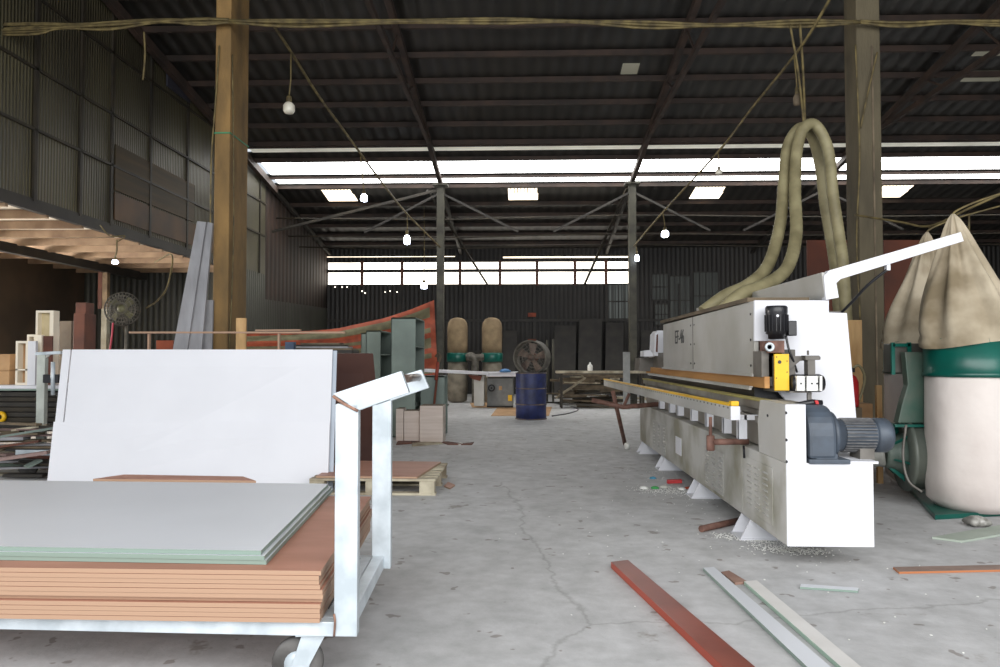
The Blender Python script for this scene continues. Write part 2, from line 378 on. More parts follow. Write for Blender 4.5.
# ------------------------------------------------------------ columns
def column(px0, px1, pxs, y, mat, label, wd, side):
    a, b = P(px0,345,Y=y), P(px1,345,Y=y)
    t = thing('concrete_column', ((a.x+b.x)/2, y+wd/2, 0), label, 'column', None)
    obj('shaft', MB().box(a.x,b.x,y,y+wd,0,roofz(y)-.05), mat, t, .012)
    return t, a.x, b.x
cl, cx0, cx1 = column(212,227.5,0,9.0,mConc,'tall concrete column with peeling ochre paint left of centre, planks leaning on it',.6,1)
obj('strap', MB().box(cx0-.01,cx1+.01,8.985,9.61,P(0,135,Y=9).z-.008,P(0,135,Y=9).z+.008), M('green_tape',(60,140,100)), cl)
obj('wire', MB().tube(spline([(cx0-.015,8.96,2.3),(cx0-.02,8.96,3.5),(cx0+.02,8.97,4.3),(cx0+.06,8.97,5.0)],8),.01,5).tube(spline([(cx1+.015,9.02,1.2),(cx1+.02,9.1,2.8),(cx1+.02,9.0,4.9)],8),.008,5), mCable, cl)
cr, rx0, rx1 = column(861,885,0,9.0,mConc2,'tall grey brown concrete column standing behind the large white machine',.35,-1)
obj('wire', MB().tube(spline([(rx0-.02,8.97,1.6),(rx0-.05,8.96,2.6),(rx0+.0,8.96,3.6),(rx0-.03,8.96,4.9)],8),.01,5).tube(spline([(rx0+.02,8.97,3.9),(rx0+.1,8.95,4.3),(rx0+.22,8.95,4.8)],8),.01,5), mCable, cr)
obj('grout_joint', MB().box(rx0+.17,rx0+.19,8.992,9,0,4.9), mOldWood, cr)
for i,(X,lab) in enumerate(((-2.06,'slim steel column behind the grey green cabinets, striped tarpaulin tied to it'),(2.6,'slim steel column beyond the far end of the long white machine'))):
    t = thing('steel_column', (X,18.2,0), lab, 'column')
    obj('shaft', MB().box(X-.085,X+.085,18.1,18.3,0,roofz(18.2)-.2), mSteelCol, t)
    obj('base_plate', MB().box(X-.2,X+.2,18.0,18.4,0,.03), mSteelCol, t)
    obj('cap_plate', MB().box(X-.18,X+.18,18.02,18.38,roofz(18.2)-.24,roofz(18.2)-.2), mSteelCol, t)
# ------------------------------------------------------------ cables across the hall
YC = 8.9
def bundle(offs, label, px_pts, r, name='cable_bundle'):
    mb = MB()
    for j, o in enumerate(offs):
        pts = [P(px, py+o*(1 if k%2 else .3)+random.uniform(-.8,.8), Y=YC-.01*j) for k,(px,py) in enumerate(px_pts)]
        mb.tube(spline(pts,5), r, 5)
    return tag(obj(name, mb, mCable), label, 'cable')
bundle((0,2,4,6,1), 'sagging bundle of dusty wires strung from the left edge to the left concrete column', [(-60,33),(0,28),(60,27),(110,24),(160,21),(200,19),(229,20)], .016)
bundle((-3,-1), 'straight rope of wires just above the sagging bundle at upper left', [(-60,27),(0,26),(80,25),(150,23),(229,21)], .014)
bundle((0,2,-2,4,1), 'taut bundle of dusty wires strung between the two concrete columns', [(229,21),(300,22),(400,21),(500,20),(570,21),(650,24),(720,25),(800,23),(860,22)], .017)
bundle((0,2,-2), 'bundle of dusty wires running from the right concrete column to the right edge', [(860,22),(900,25),(950,22),(1000,23),(1060,22)], .016)
def string(name, pts, r, label, cat='cable', mat=None):
    return tag(obj(name, MB().tube(spline([P(a,b,Y=c) for a,b,c in pts],8), r, 5), mat or mCable), label, cat)
string('wire', [(270,20,8.85),(291,52,9.6),(318,95,10.6),(345,132,12),(380,180,14),(408,215,16),(440,247,18.05)], .02, 'twisted wire descending from the overhead bundle to the slim column behind the cabinets')
string('wire', [(835,-10,8.0),(800,48,8.7),(752,108,10.2),(718,152,11.8),(663,212,14.5),(634,246,18.05)], .018, 'twisted wire slanting down from top right past the hoses to the far slim column')
string('wire', [(144,32,8.85),(145,55,8.85),(143,80,8.85)], .012, 'short loose wire end dangling from the sagging bundle at upper left')
string('rope', [(800,24,8.75),(803,70,8.72),(805,124,8.55)], .016, 'taut cord holding up the top of the khaki hose loop, right strand', 'rope')
string('rope', [(790,24,8.75),(798,70,8.72),(804,124,8.55)], .014, 'slanting cord holding up the top of the khaki hose loop, left strand', 'rope')
string('wire', [(155,262,12.0),(172,255,11.5),(168,285,11),(158,300,10.6),(146,308,10.2)], .014, 'drooping wire leading down to the pedestal fan by the planks')
def bulb(px, py, Y, toppx, toppy, lit, label, r=.06, L=.14):
    c = P(px,py,Y=Y); top = P(toppx,toppy,Y=Y)
    t = thing('hanging_bulb', (c.x,Y,c.z-L/2), label, 'light bulb', 'bulbs hanging on wires under the roof')
    prof = [(.2*r,-L/2),(.75*r,-L*.45),(r,-L*.25),(r,L*.2),(.7*r,L*.42),(.45*r,L*.5)]
    obj('glass', MB().lathe(prof, c, seg=16), mBulbOn if lit else (mOldWood if 'holder' in label else mBulbOff), t)
    obj('socket', MB().lathe([(.45*r,L*.5),(.5*r,L*.55),(.45*r,L*1.0),(.2*r,L*1.05)], c, seg=12), mCable, t)
    obj('cord', MB().tube([c+V((0,0,L)), (c+top)/2+V((.01,0,0)), top], .01, 5), mCable, t)
bulb(289,108,9.6,291,52,False,'unlit white bulb hanging high beside the left concrete column',.075,.15)
bulb(364,198,13.0,360,152,True,'glowing bulb under the daylight strip, left of the slim column',.06,.13)
bulb(407,240,16.0,407,213,True,'glowing elongated bulb hanging low from the twisted wire left of the slim column',.07,.2)
bulb(424,286,20.0,424,190,True,'glowing bulb against the low bright windows at the rear',.09,.15)
bulb(665,234,14.5,663,212,True,'glowing bulb hanging to the right of the far slim column',.07,.13)
bulb(637,258,17.9,636,246,True,'small glowing bulb fixed close to the far slim column',.05,.16)
bulb(719,172,11.8,718,152,False,'unlit bulb hanging before the daylight strip left of the hoses',.05,.08)
bulb(797,100,8.75,794,55,False,'empty brown lamp holder dangling beside the hose ropes',.045,.14)
bulb(115,262,9.0,117,240,True,'small lit bulb under the low side bay roof at left',.035,.05)
string('wire', [(100,225,8.9),(110,236,9),(125,236,9),(117,242,9)], .008, 'thin wire holding the small bulb under the side bay roof')
# ------------------------------------------------------------ trolley in the foreground
YF = 2.63
fp = P(347,637,Y=YF); rp = P(381,569,Y=3.47)
vv = (V((rp.x,rp.y,0))-V((fp.x,fp.y,0))).normalized(); uu = V((-vv.y,vv.x+.075,0))   # vv into depth, uu to the left
z0 = fp.z
pw = .088
tr = thing('flatbed_trolley', (fp.x-1.2, 3.05, 0), 'galvanised flatbed trolley with upright push handle, stacked with brown and grey sheets', 'trolley')
def post(base, top, w, m=mGalv):
    return MB().pb(base-V((w/2,0,0)), V((w,0,0)), vv*.05, V((0,0,top-base.z)))
ztf = P(345,404,Y=YF).z
obj('handle_post', post(fp-V((.006,0,0)), ztf, .082), mGalv, tr, .004)
rb_ = V((rp.x,rp.y,z0)); ztr = ztf
obj('handle_post', post(rb_, ztr, .088), mGalv, tr, .004)
# arms slanting outward from the post heads
def arm(y, shift=V((0,0,0)), s=1.0):
    q = [P(332,394,Y=YF), P(401,371,Y=YF), P(409,393,Y=YF), P(358,411,Y=YF)]
    return MB().prism([p+shift for p in q], vv*.05)
obj('handle_arm', arm(YF), mGalv, tr, .004)
obj('handle_arm', MB().prism([P(368,386,Y=3.47),P(421,369.5,Y=3.47),P(429,388,Y=3.47),P(376,406,Y=3.47)], vv*.05), mGalv, tr, .004)
obj('handle_tube', MB().tube([P(397,380,Y=YF+.05), P(418,377,Y=3.47)], .017, 14), M('bare_tube',(150,130,120),(90,74,66),rough=.3,metal=.6,scale=12), tr)
obj('weld_seam', MB().tube(spline([P(333,396,Y=YF-.003),P(341,402,Y=YF-.004),P(350,407,Y=YF-.003),P(358,411,Y=YF-.003)],3),.006,6), mWeld, tr)
obj('weld_seam', MB().tube(spline([P(334,614,Y=YF-.003),P(335,622,Y=YF-.004),P(334,636,Y=YF-.003)],3),.004,6), mWeld, tr)
# deck frame
L = 2.5
o0 = V((fp.x-.045,YF,z0))
df = MB().pb(o0, uu*L, vv*.05, V((0,0,.05))).pb(o0+vv*.84, uu*L, vv*.05, V((0,0,.05)))
for t in (0,.6,1.2,1.8,2.44): df.pb(o0+uu*t+vv*.05, uu*.05, vv*.79, V((0,0,.05)))
df.pb(V((fp.x-.04,YF+.05,z0)), V((.05,0,0)), vv*.79, V((0,0,.06)))
obj('deck_frame', df, mGalv, tr, .003)
def caster(c, ang):
    # c = wheel centre
    ax = V((math.cos(ang),math.sin(ang),0)); side = V((-ax.y,ax.x,0)); R = .09
    w = obj('caster', MB().lathe([(R*.45,-.02),(R*.95,-.022),(R,-.012),(R,.012),(R*.95,.022),(R*.45,.02)], c, side, 32), mRubber, tr)
    obj('hub', MB().lathe([(.01,-.024),(R*.5,-.022),(R*.5,.022),(.01,.024)], c, side, 20), mGalv, w)
    top = z0
    for s in (-1,1):
        a = c+side*(.028*s)
        q = [a+ax*.0+V((0,0,-.03))-ax*.025, a-V((0,0,.03))+ax*.03, V((a.x,a.y,top))+ax*.105, V((a.x,a.y,top))+ax*.02]
        obj('fork', MB().prism(q, side*.004*s), mGalv, w)
    obj('mounting_plate', MB().pb(V((c.x,c.y,top-.006))-side*.05-ax*.0, side*.1, ax*.13, V((0,0,.006))), mGalv, w)
cw = P(298,668,Y=YF+.06)
caster(V((cw.x,cw.y,.092)), .1)
caster(V((cw.x-.02,cw.y+.76,.092)), .3)
for yy in (0,.76): caster(V((cw.x-2.1,cw.y+yy-.1,.092)), 2.8)
for yy in (0,): pass
# brown sheets on the deck
c0 = P(320,571,Z=.435); c1 = P(368,500,Z=.435)
sv = (c1-c0); sv.z = 0; sv.normalize(); su = V((-sv.y,sv.x,0))
su = (su+V((0,.085,0))).normalized()
ORD = ['lowest','second from the bottom','third from the bottom','fourth from the bottom','fifth from the bottom','middle','fifth from the top','fourth from the top','third from the top','second from the top','topmost']
zs = z0+.052; TH = (.435-zs)/11
spec = [(0,0),(.001,.001),(.0,.0),(.002,.001),(.003,.02),(.01,.003),(.009,.0),(.0,.002),(-.004,.003),(-.004,.0),(.003,.002)]
for i in range(11):
    dx, dy = spec[i]
    o = V((c0.x+dx,c0.y+dy,zs+TH*i+.0006))
    b = MB().pb(o, su*2.44, sv*1.40, V((0,0,TH-.0012)))
    tag(obj('mdf_sheet', b, mMDF), 'reddish brown MDF sheet, %s in the trolley stack' % ORD[i], 'board', 'brown MDF sheets stacked on the trolley')
zt = zs+TH*11
g0 = P(263,565,Z=zt); g1 = P(331,483.5,Z=zt+.045)
gv = (g1-g0); gv.z=0; gl = gv.length; gv.normalize(); gu = (V((-gv.y,gv.x,0))+V((0,.12,0))).normalized()
GT = .0165
for i,(dx,dy,n) in enumerate(((.012,.0,'lowest'),(.006,-.004,'middle'),(-.01,.006,'topmost'))):
    o = V((g0.x+dx,g0.y+dy,zt+i*GT+.001))
    tag(obj('laminate_sheet', MB().pb(o, gu*2.44, gv*(gl-.02*i), V((0,0,GT-.001))), mGreenB), 'pale grey laminate sheet with green edge, %s of the three on the brown stack'%n, 'board', 'pale grey sheets on top of the brown stack')
# narrow brown sheet peeking out behind
zz = zt+3*GT-.04
a = P(95,483,Y=g1.y+.12); 
bb = MB()
p0 = P(93,482,Z=.47); p1 = P(256,484,Z=.47); p2 = P(243,479.5,Z=.47); p3 = P(124,477.5,Z=.47)
bb.prism([p0,p1,p2,p3],(0,0,.018))
# carried by a pile of sheets on the floor behind the trolley
tag(obj('mdf_board', bb, mMDF), 'small brown panel peeking out behind the grey sheets before the leaning white board', 'board')
q0 = V((p0.x-.1,p2.y-.03,0)); mbp = MB().box(p0.x+.02,p1.x-.15,min(p0.y,p1.y)+.06,max(p2.y,p3.y)-.02,0,.465)
obj_support = obj('timber_bench', mbp, mOldWood); tag(obj_support,'low timber block hidden behind the sheet stack carrying the small brown panel','block')
# ------------------------------------------------------------ leaning white sheets
def quad_board(name, pts, th, mat, label, cat='board', group=None, bevel=0):
    n = (pts[1]-pts[0]).cross(pts[3]-pts[0]).normalized()
    if n.y < 0: n = -n
    return tag(obj(name, MB().prism(pts, n*th), mat, None, bevel), label, cat, group)
def edge_pts(tl, tr_, br, bl, dz=0):
    return [P(*tl[:2],Y=tl[2]), P(*tr_[:2],Y=tr_[2]), P(*br[:2],Z=br[2]), P(*bl[:2],Z=bl[2])]
TL=(61.5,349); TR=(335,349.5); BL=(46,492); BR=(328,490)
pBL = P(46,492,Z=.006); pBR=P(327.6,490.5,Z=.006); pTL=P(61.5,349.5,Y=6.88); pTR=P(332,349.5,Y=6.88)
def lerp(a,b,t): return a+(b-a)*t
tcut = 1-(424-349)/(491-349)
tcut = .475
mL = lerp(pBL,pTL,tcut); mR = lerp(pBR,pTR,tcut)
quad_board('white_board',[pBL,pBR,mR,mL],.018,mWhite,'wide white panel standing on the floor, lower front sheet of the leaning group','board','white panels leaning behind the trolley')
off = V((0,.02,.0))
def at(s,t): return lerp(lerp(pBL,pBR,s),lerp(pTL,pTR,s),t)+off
quad_board('white_board',[at(.034,.0),at(1,.0),at(1,1),at(.034,1)],.018,mWhite,'large white panel leaning upright, its top edge highest behind the trolley','board','white panels leaning behind the trolley')
quad_board('white_board',[at(0,.0),at(.029,.0),at(.029,1),at(0,1)],.018,mWhite,'narrow white panel strip at the left end of the leaning white panels','board','white panels leaning behind the trolley')
off = V((.035,.045,-.01))
quad_board('white_board',[at(.034,.0)+V((0,0,.01)),at(1,.0)+V((0,0,.01)),at(1,1),at(.034,1)],.018,M('grey_white_panel',(170,180,192),(160,170,182),rough=.4),'rearmost white panel of the leaning group, only its bluish right edge showing','board','white panels leaning behind the trolley')
# brown board behind it
pts = [P(320,463,Z=.006),P(383,462,Z=.006),P(373,353.5,Y=8.0),P(318,353.5,Y=8.0)]
quad_board('brown_leaning_board',pts,.018,M('dark_brown_laminate',(84,56,48),(70,46,40),rough=.5,scale=1.5),'dark brown panel leaning just behind the right end of the white panels')
# ------------------------------------------------------------ pallet with sheet
PX0, PX1, PY0, PY1 = P(350,495,Z=0).x-.35, P(436,495,Z=0).x, 6.4, 7.4
t = thing('pallet', ((PX0+PX1)/2,6.9,0), 'pale wooden pallet on the floor behind the trolley posts', 'pallet')
for y in (PY0, 6.87, PY1-.09):
    for x in (PX0,(PX0+PX1)/2-.06,PX1-.14): obj('block', MB().box(x,x+.13,y,y+.09,.02,.12), mPallet, t, .004)
    obj('bottom_board', MB().box(PX0,PX1,y,y+.09,0,.02), mPallet, t, .003)
for i in range(7):
    y = PY0+i*.15; obj('top_board', MB().box(PX0,PX1,y,y+.1,.12,.14), mPallet, t, .003)
tag(obj('mdf_offcut', MB().prism([(PX0+.05,PY0+.03,.141),(PX1-.16,PY0+.02,.141),(PX1-.06,PY1-.05,.141),(PX0+.05,PY1,.141)],(0,0,.016)), mMDF), 'brown sheet lying on the wooden pallet', 'board')
for i,(a,b,c,d) in enumerate((((395,455),(424,451),(426,453),(396,458)),)):
    pass
tag(obj('veneer_scrap', MB().prism([P(360,461,Z=.001),P(372,457,Z=.001),P(378,449.5,Z=.001),P(364,455,Z=.001)],(0,0,.01)), mRedBar),'small red brown scrap on the floor beyond the pallet','scrap')
# ------------------------------------------------------------ big machine
MX0 = 1.452; NY = 4.25
mc = thing('panel_saw_machine', (1.9,7.0,0), 'long white and grey woodworking machine with raised hood running down the right side', 'machine')
base = MB().box(MX0,1.928,NY,5.1,.13,.59).box(MX0,2.28,5.1,9.57,.13,.59)
bo = obj('base', MB().box(MX0,1.928,NY+.004,5.1,.13,.59).box(MX0,2.28,5.1,9.57,.13,.59), mBase, mc, .006)
obj('end_panel', MB().box(MX0+.002,1.928,NY-.004,NY+.004,.13,.59), mWhite, mc)
for y in (4.93,6.35,7.9,9.22):
    f = MB().prism([(1.75,y,0),(1.392,y,0),(1.392,y,.01),(MX0+.003,y,.128),(1.75,y,.128)],(0,.012,0))
    f.prism([(1.75,y+.2,0),(1.392,y+.2,0),(1.392,y+.2,.01),(MX0+.003,y+.2,.128),(1.75,y+.2,.128)],(0,.012,0)).box(1.385,1.75,y-.01,y+.22,0,.008).box(1.70,1.75,y,y+.2,.008,.128)
    obj('foot', f, mWhite, mc)
# louvres and little plates on the side of the base
def louvre(ya,yb,za,zb,nc,nr):
    mb = MB().box(MX0-.003,MX0,min(ya,yb)-.08,max(ya,yb)+.08,za-.04,zb+.03)
    for i in range(nc):
        for j in range(nr):
            y = ya+(yb-ya)*i/(nc-1); z = za+(zb-za)*j/(nr-1)
            mb.prism([(MX0-.001,y-.05,z),(MX0-.014,y-.05,z-.005),(MX0-.001,y-.05,z-.018)],(0,.09 if nc<4 else .05,0))
    return obj('louvre_vent', mb, mGrayPaint, mc)
obj('access_panel', MB().box(MX0-.005,MX0,4.47,5.02,.19,.53), mBase, mc, .002)
louvre(4.6,4.92,.24,.49,3,8); louvre(5.65,6.05,.2,.44,3,8); louvre(7.9,8.5,.2,.44,3,8)
obj('plate', MB().box(MX0-.006,MX0,7.05,7.3,.26,.42), mWhite, mc)
# near housing
hp = [(MX0,4.25,.59),(MX0,4.73,.59),(MX0,4.75,.78),(MX0,4.70,.915),(MX0,4.25,.915)]
obj('side_housing', MB().prism([(x,y+.003,z) for x,y,z in hp],(.1,0,0)), mGrayPaint, mc, .004)
obj('front_housing', MB().box(MX0+.001,1.563,NY-.004,NY+.004,.59,.915), mWhite, mc)
bl = MB()
for (y,z) in ((4.23,.87),(4.23,.72),(4.23,.6),(4.55,.83)): bl.lathe([(.004,-.004),(.008,0),(.008,.006)],(MX0,y,z),(-1,0,0),10)
obj('bolt', bl, mBlack, mc)
# gearbox and motor
gz = .74
prof=[]
gx0,gx1 = 1.58,1.765
arc = [(4.58-.0,.6),(4.24,.6)]
cy, r = 4.41,.165
pl = [(gx0,4.245,.61)]+[(gx0,cy-r*math.cos(a),gz+r*math.sin(a)) for a in [i*math.pi/14 for i in range(15)]]+[(gx0,4.575,.61)]
gb = obj('gearbox', MB().prism(pl,(gx1-gx0-.03,0,0)), mBlueMotor, mc, .02)
obj('flange', MB().lathe([(.02,0),(.10,0),(.135,.01),(.135,.03),(.10,.05),(.09,.09)],(gx1-.03,cy,gz-.01),(1,0,0),28), mBlueMotor, gb)
obj('gearbox_foot', MB().box(1.575,1.80,4.23,4.6,.587,.612).box(1.62,1.74,4.25,4.55,.6,.64), mBlueMotor, gb, .004)
mo = MB().lathe([(.02,0),(.084,0),(.088,.02),(.088,.22),(.08,.23)],(1.79,cy,gz-.01),(1,0,0),36)
m2 = obj('motor', mo, mBlueMotor, mc)
fn = MB()
for i in range(30):
    a = i*2*math.pi/30; c = V((1.82,cy+math.cos(a)*.09,gz-.01+math.sin(a)*.09)); d = V((0,math.cos(a),math.sin(a)))
    fn.bar(c,c+V((.17,0,0)),.004,.018,up=d)
obj('cooling_fins', fn, M('dusty_fins',(112,112,112),(80,80,82),rough=.7,scale=20), m2)
obj('fan_cover', MB().lathe([(.088,0),(.099,.01),(.099,.07),(.085,.092),(.04,.1),(.01,.1)],(2.0,cy,gz-.01),(1,0,0),32), mBlueMotor, m2)
obj('motor_foot', MB().box(1.9,1.98,4.34,4.48,.6,.66), mGrayDark, m2)
obj('drive_plate', MB().box(1.80,1.96,NY,4.7,.587,.6), mWhite, mc)
# bed of stacked guide bars above the base
bed = MB()
for (x0,x1,za,zb,y0) in ((1.54,1.75,.60,.745,4.76),(1.51,1.75,.75,.795,4.74),(1.525,1.75,.80,.84,4.74),(1.50,1.75,.845,.895,4.72)):
    bed.box(x0,x1,y0,9.6,za,zb)
obj('guide_bed', bed, M('guide_steel',(150,146,138),(116,110,100),rough=.5,scale=3), mc, .003)
obj('guide_strip', MB().box(1.49,1.56,4.62,9.6,.897,.91), M('ochre_strip',(176,166,96),(140,130,80),rough=.6,scale=4), mc)
obj('bed_core', MB().box(1.6,2.2,5.3,9.55,.58,1.0), mBlack, mc)
obj('tooth_rack', (lambda m: ([m.box(1.535,1.551,5.2+.045*i,5.222+.045*i,.955,.976) for i in range(95)], m)[1])(MB().box(1.536,1.56,5.2,9.5,.972,.98)), mGrayPaint, mc)
# brackets under the outer rail
for y in (7.9,7.35,6.96,6.4,5.88,5.37,5.0):
    obj('bracket', MB().box(1.40,1.46,y,y+.012,.64,.80).box(1.40,1.408,y,y+.04,.64,.80).box(1.44,1.54,y,y+.012,.765,.80), mWhite, mc, .002)
# outer rail with yellow strip
ra = P(731,406,Y=4.8); rbv = P(603.8,379.5,Y=10.7); rd = rbv-ra
side = V((1,.035,0))*.055
rail = obj('outer_rail', MB().pb(ra-V((0,0,.088)), side, rd, V((0,0,.085))), mGrayPaint, mc, .004)
obj('rail_strip', MB().pb(ra+V((0,.06,-.003)), side, rd, V((0,0,.012))), mYellow, rail)
obj('rail_cap', MB().pb(ra+V((-.002,-.006,-.089)), side*1.05, V((0,.02,0)), V((0,0,.087))), mWhite, rail)
obj('end_stop', MB().pb(ra+V((.002,.0,0)), side*.9, V((0,.06,0)), V((0,0,.03))), mYellow, rail, .004)
rk = MB()
for i in range(60): rk.pb(ra+rd*(i*.016)+V((-.003,.05,-.02)), V((.004,0,0)), V((0,.03,0)), V((0,0,.012)))
obj('rail_teeth', rk, mGrayDark, rail)
# rusty support arm near
obj('support_arm', MB().tube([(MX0+.02,5.02,P(740,441.5,Y=5.02).z),P(711,442,Y=5.02)],.021,14), mRust, mc)
obj('arm_clamp', MB().lathe([(.024,-.05),(.027,-.045),(.027,.045),(.024,.05)],P(710.5,443,Y=5.02),(0,0,1),14).tube([P(710.5,443,Y=5.02),P(710.5,417,Y=5.02)],.011,10), mRust, mc)
obj('arm_handle', MB().tube([(1.43,4.98,.6),(1.43,4.97,.52)],.008,8), mBlack, mc)
# far support
obj('support_arm', MB().tube([P(661,404,Y=8.7),P(623,407,Y=8.7),P(592,400,Y=8.7)],.028,12), mRust, mc)
obj('support_rod', MB().tube([(P(623,404,Y=8.7)+V((.0,0,-.05))),(1.20,8.7,.76)],.018,10), mRust, mc)
lg = obj('support_leg', MB().tube([P(613,392,Y=9.2),P(625,444,Z=.05)],.026,12), mRust, mc)
wc = P(627,446,Z=.045); wc.z=.045
obj('wheel', MB().lathe([(.01,-.02),(.04,-.02),(.045,0),(.04,.02),(.01,.02)], wc, (1,.5,0), 16), mPlasticW, lg)
# pressure beam and tan strip
obj('pressure_beam', MB().box(1.62,1.8,5.06,9.9,.985,1.23), mGrayDark, mc, .004)
obj('tan_strip', MB().box(1.585,1.62,5.03,9.9,.972,1.05), mTan, mc, .003)
# upper cover and end plate
CX = 1.6; CY=5.24
obj('upper_cover', MB().prism([(CX-.015,CY,1.06),(CX-.015,8.66,1.06),(CX-.015,8.66,1.55),(CX-.015,CY,1.57)],(.03,0,0)), mGrayPaint, mc, .004)
obj('cover_lip', MB().box(CX-.035,CX-.012,CY,8.66,1.045,1.065).box(CX-.018,CX-.014,CY,8.66,1.12,1.127), mGrayPaint, mc)
obj('cover_top', MB().box(CX-.03,2.0,CY+.1,8.75,1.57,1.6), M('dusty_top',(110,96,76),(80,70,56),rough=.8,scale=4), mc)
obj('panel_joint', MB().box(CX-.018,CX-.012,7.13,7.142,1.07,1.56), mGrayDark, mc)
def pz(px,py,Y=CY-.02): return P(px,py,Y=Y)
ep = [pz(754.6,300.3),pz(829,300.3),pz(829,312.5),pz(847,313),pz(857,424),pz(857,440),pz(790,440),pz(790,405),pz(779,392),pz(779,341),pz(754.6,341)]
obj('end_plate', MB().prism([(p.x,p.y,p.z) for p in ep],(0,.03,0)), mWhite, mc, .003)
obj('upper_frame', MB().box(1.9,2.2,5.3,9.4,.9,1.5), mGrayDark, mc)
bl = MB()
for z in (1.12,1.3,1.48):
    for y in (5.3,7.05,7.2): bl.lathe([(.004,0),(.009,.002),(.009,.006)],(CX-.02,y,z),(-1,0,0),8)
obj('bolt', bl, mBlack, mc)
# lettering
cu = bpy.data.curves.new('lettering','FONT'); cu.body = 'EF-46'; cu.size = .2; cu.extrude = .002
lo = bpy.data.objects.new('lettering', cu); C.objects.link(lo)
dg = bpy.context.evaluated_depsgraph_get(); me = bpy.data.meshes.new_from_object(lo.evaluated_get(dg)); bpy.data.objects.remove(lo)
me.name='lettering'; me.materials.append(mLetter)
lo = bpy.data.objects.new('lettering', me); C.objects.link(lo); lo.parent = mc
lo.matrix_local = Matrix.Translation(V((CX-.018,7.98,1.32))-ORG[mc.name]) @ Matrix(((0,0,-1,0),(-1,0,0,0),(0,1,0,0),(0,0,0,1)))
# vertical black motor
vm = V((P(776.5,323,Y=5.1).x,5.1,0)); zt_,zb_ = P(0,306,Y=5.1).z, P(0,339,Y=5.1).z; R=.071
v = obj('spindle_motor', MB().lathe([(.03,zb_),(R*.75,zb_),(R*.8,zb_+.03),(R,zb_+.035),(R,zt_-.05),(R*1.02,zt_-.045),(R*1.02,zt_-.01),(R*.9,zt_),(.02,zt_)],vm,(0,0,1),28), mBlack, mc)
ff = MB()
for i in range(20):
    a=i*2*math.pi/20; d=V((math.cos(a),math.sin(a),0)); ff.bar(vm+d*R+V((0,0,zb_+.05)),vm+d*R+V((0,0,zt_-.06)),.004,.014,up=d)
obj('cooling_fins', ff, mBlack, v)
obj('terminal_box', MB().box(vm.x+.06,vm.x+.115,5.04,5.12,zb_+.02,zb_+.12), mBlack, v, .006)
obj('badge', MB().lathe([(.002,0),(.009,.0),(.009,.003)],(vm.x-.02,5.1-R-.012,zt_-.07),(0,-1,0),12), mWhite, v)
obj('motor_cable', MB().tube(spline([P(786,336,Y=5.05),P(789,350,Y=5.03),P(793,360,Y=5.04),P(797,372,Y=5.1)],8),.008,8), mBlack, v)
mk = MB().box(P(762,0,Y=5.15).x,P(778,0,Y=5.15).x,5.02,5.2,P(0,353,Y=5.1).z,P(0,341,Y=5.1).z)
br = obj('rusty_bracket', mk, mRust, mc, .003)
obj('bearing', MB().lathe([(.004,0),(.015,.0),(.018,.012),(.03,.012),(.032,0)],(P(770.5,347,Y=5.0).x,5.02,P(0,347,Y=5.0).z),(0,-1,0),20), mGalv, br)
obj('beam_end', MB().box(P(755,0,Y=5.2).x,P(775,0,Y=5.2).x,5.06,5.25,P(0,377,Y=5.15).z,P(0,351,Y=5.15).z), mGrayDark, mc, .003)
ypl = obj('yellow_plate', MB().box(P(774,0,Y=5).x,P(788.5,0,Y=5).x,4.99,5.01,P(0,390.5,Y=5).z,P(0,354,Y=5).z), mYellow, mc, .003)
obj('hole', MB().lathe([(.002,0),(.012,0),(.012,.002)],(P(779,362,Y=5).x,4.989,P(0,362,Y=5).z),(0,-1,0),14)
    .lathe([(.002,0),(.004,0),(.004,.002)],(P(776,357,Y=5).x,4.989,P(0,357,Y=5).z),(0,-1,0),8).lathe([(.002,0),(.004,0),(.004,.002)],(P(786.5,361,Y=5).x,4.989,P(0,361,Y=5).z),(0,-1,0),8)
    .lathe([(.002,0),(.004,0),(.004,.002)],(P(776,378,Y=5).x,4.989,P(0,378,Y=5).z),(0,-1,0),8).lathe([(.002,0),(.004,0),(.004,.002)],(P(786.5,372,Y=5).x,4.989,P(0,372,Y=5).z),(0,-1,0),8), mBlack, ypl)
obj('carriage_block', MB().box(P(775,0,Y=5).x,P(788,0,Y=5).x,5.01,5.25,P(0,392,Y=5).z,P(0,356,Y=5).z), mGrayDark, mc)
# cross arm, vertical slide and rounded drive
sa = MB().prism([P(789,356,Y=5.04),P(812,356,Y=5.04),P(812,360,Y=5.04),P(800,361,Y=5.04),P(789,370,Y=5.04)],(0,.03,0))
obj('slide_arm', sa, mGrayDark, mc)
vs = MB().box(P(806.5,0,Y=5).x,P(814,0,Y=5).x,4.98,5.05,P(0,376,Y=5).z,P(0,356,Y=5).z).box(P(804,0,Y=5).x,P(818,0,Y=5).x,4.975,5.055,P(0,360,Y=5).z,P(0,355.5,Y=5).z)
vs.lathe([(.004,0),(.008,.001),(.008,.03)],P(808,355,Y=5),(0,0,1),8).lathe([(.004,0),(.012,.001),(.012,.02)],P(817,358,Y=5),(1,0,0),8)
obj('slide_column', vs, mGrayDark, mc, .002)
ca = P(790,383.5,Y=5.0); cb = P(823,383,Y=5.0)
dm = obj('trim_motor', MB().lathe([(.01,0),(.055,.005),(.06,.02),(.06,.19),(.05,.212),(.02,.222)],ca,(cb-ca),24), mBlack, mc)
cm = MB()
for a,b in ((797,805),(807,818),(820,822.5)):
    cm.prism([P(a,376,Y=4.925),P(b,376,Y=4.925),P(b,391,Y=4.925),P(a,391,Y=4.925)],(0,.05,0))
obj('clamp', cm, mPlasticW, dm, .003)
dd = MB()
for px in (801,812,817): dd.lathe([(.001,0),(.006,0),(.006,.002)],P(px,383.5,Y=4.922),(0,-1,0),8)
obj('hole', dd, mBlack, dm)
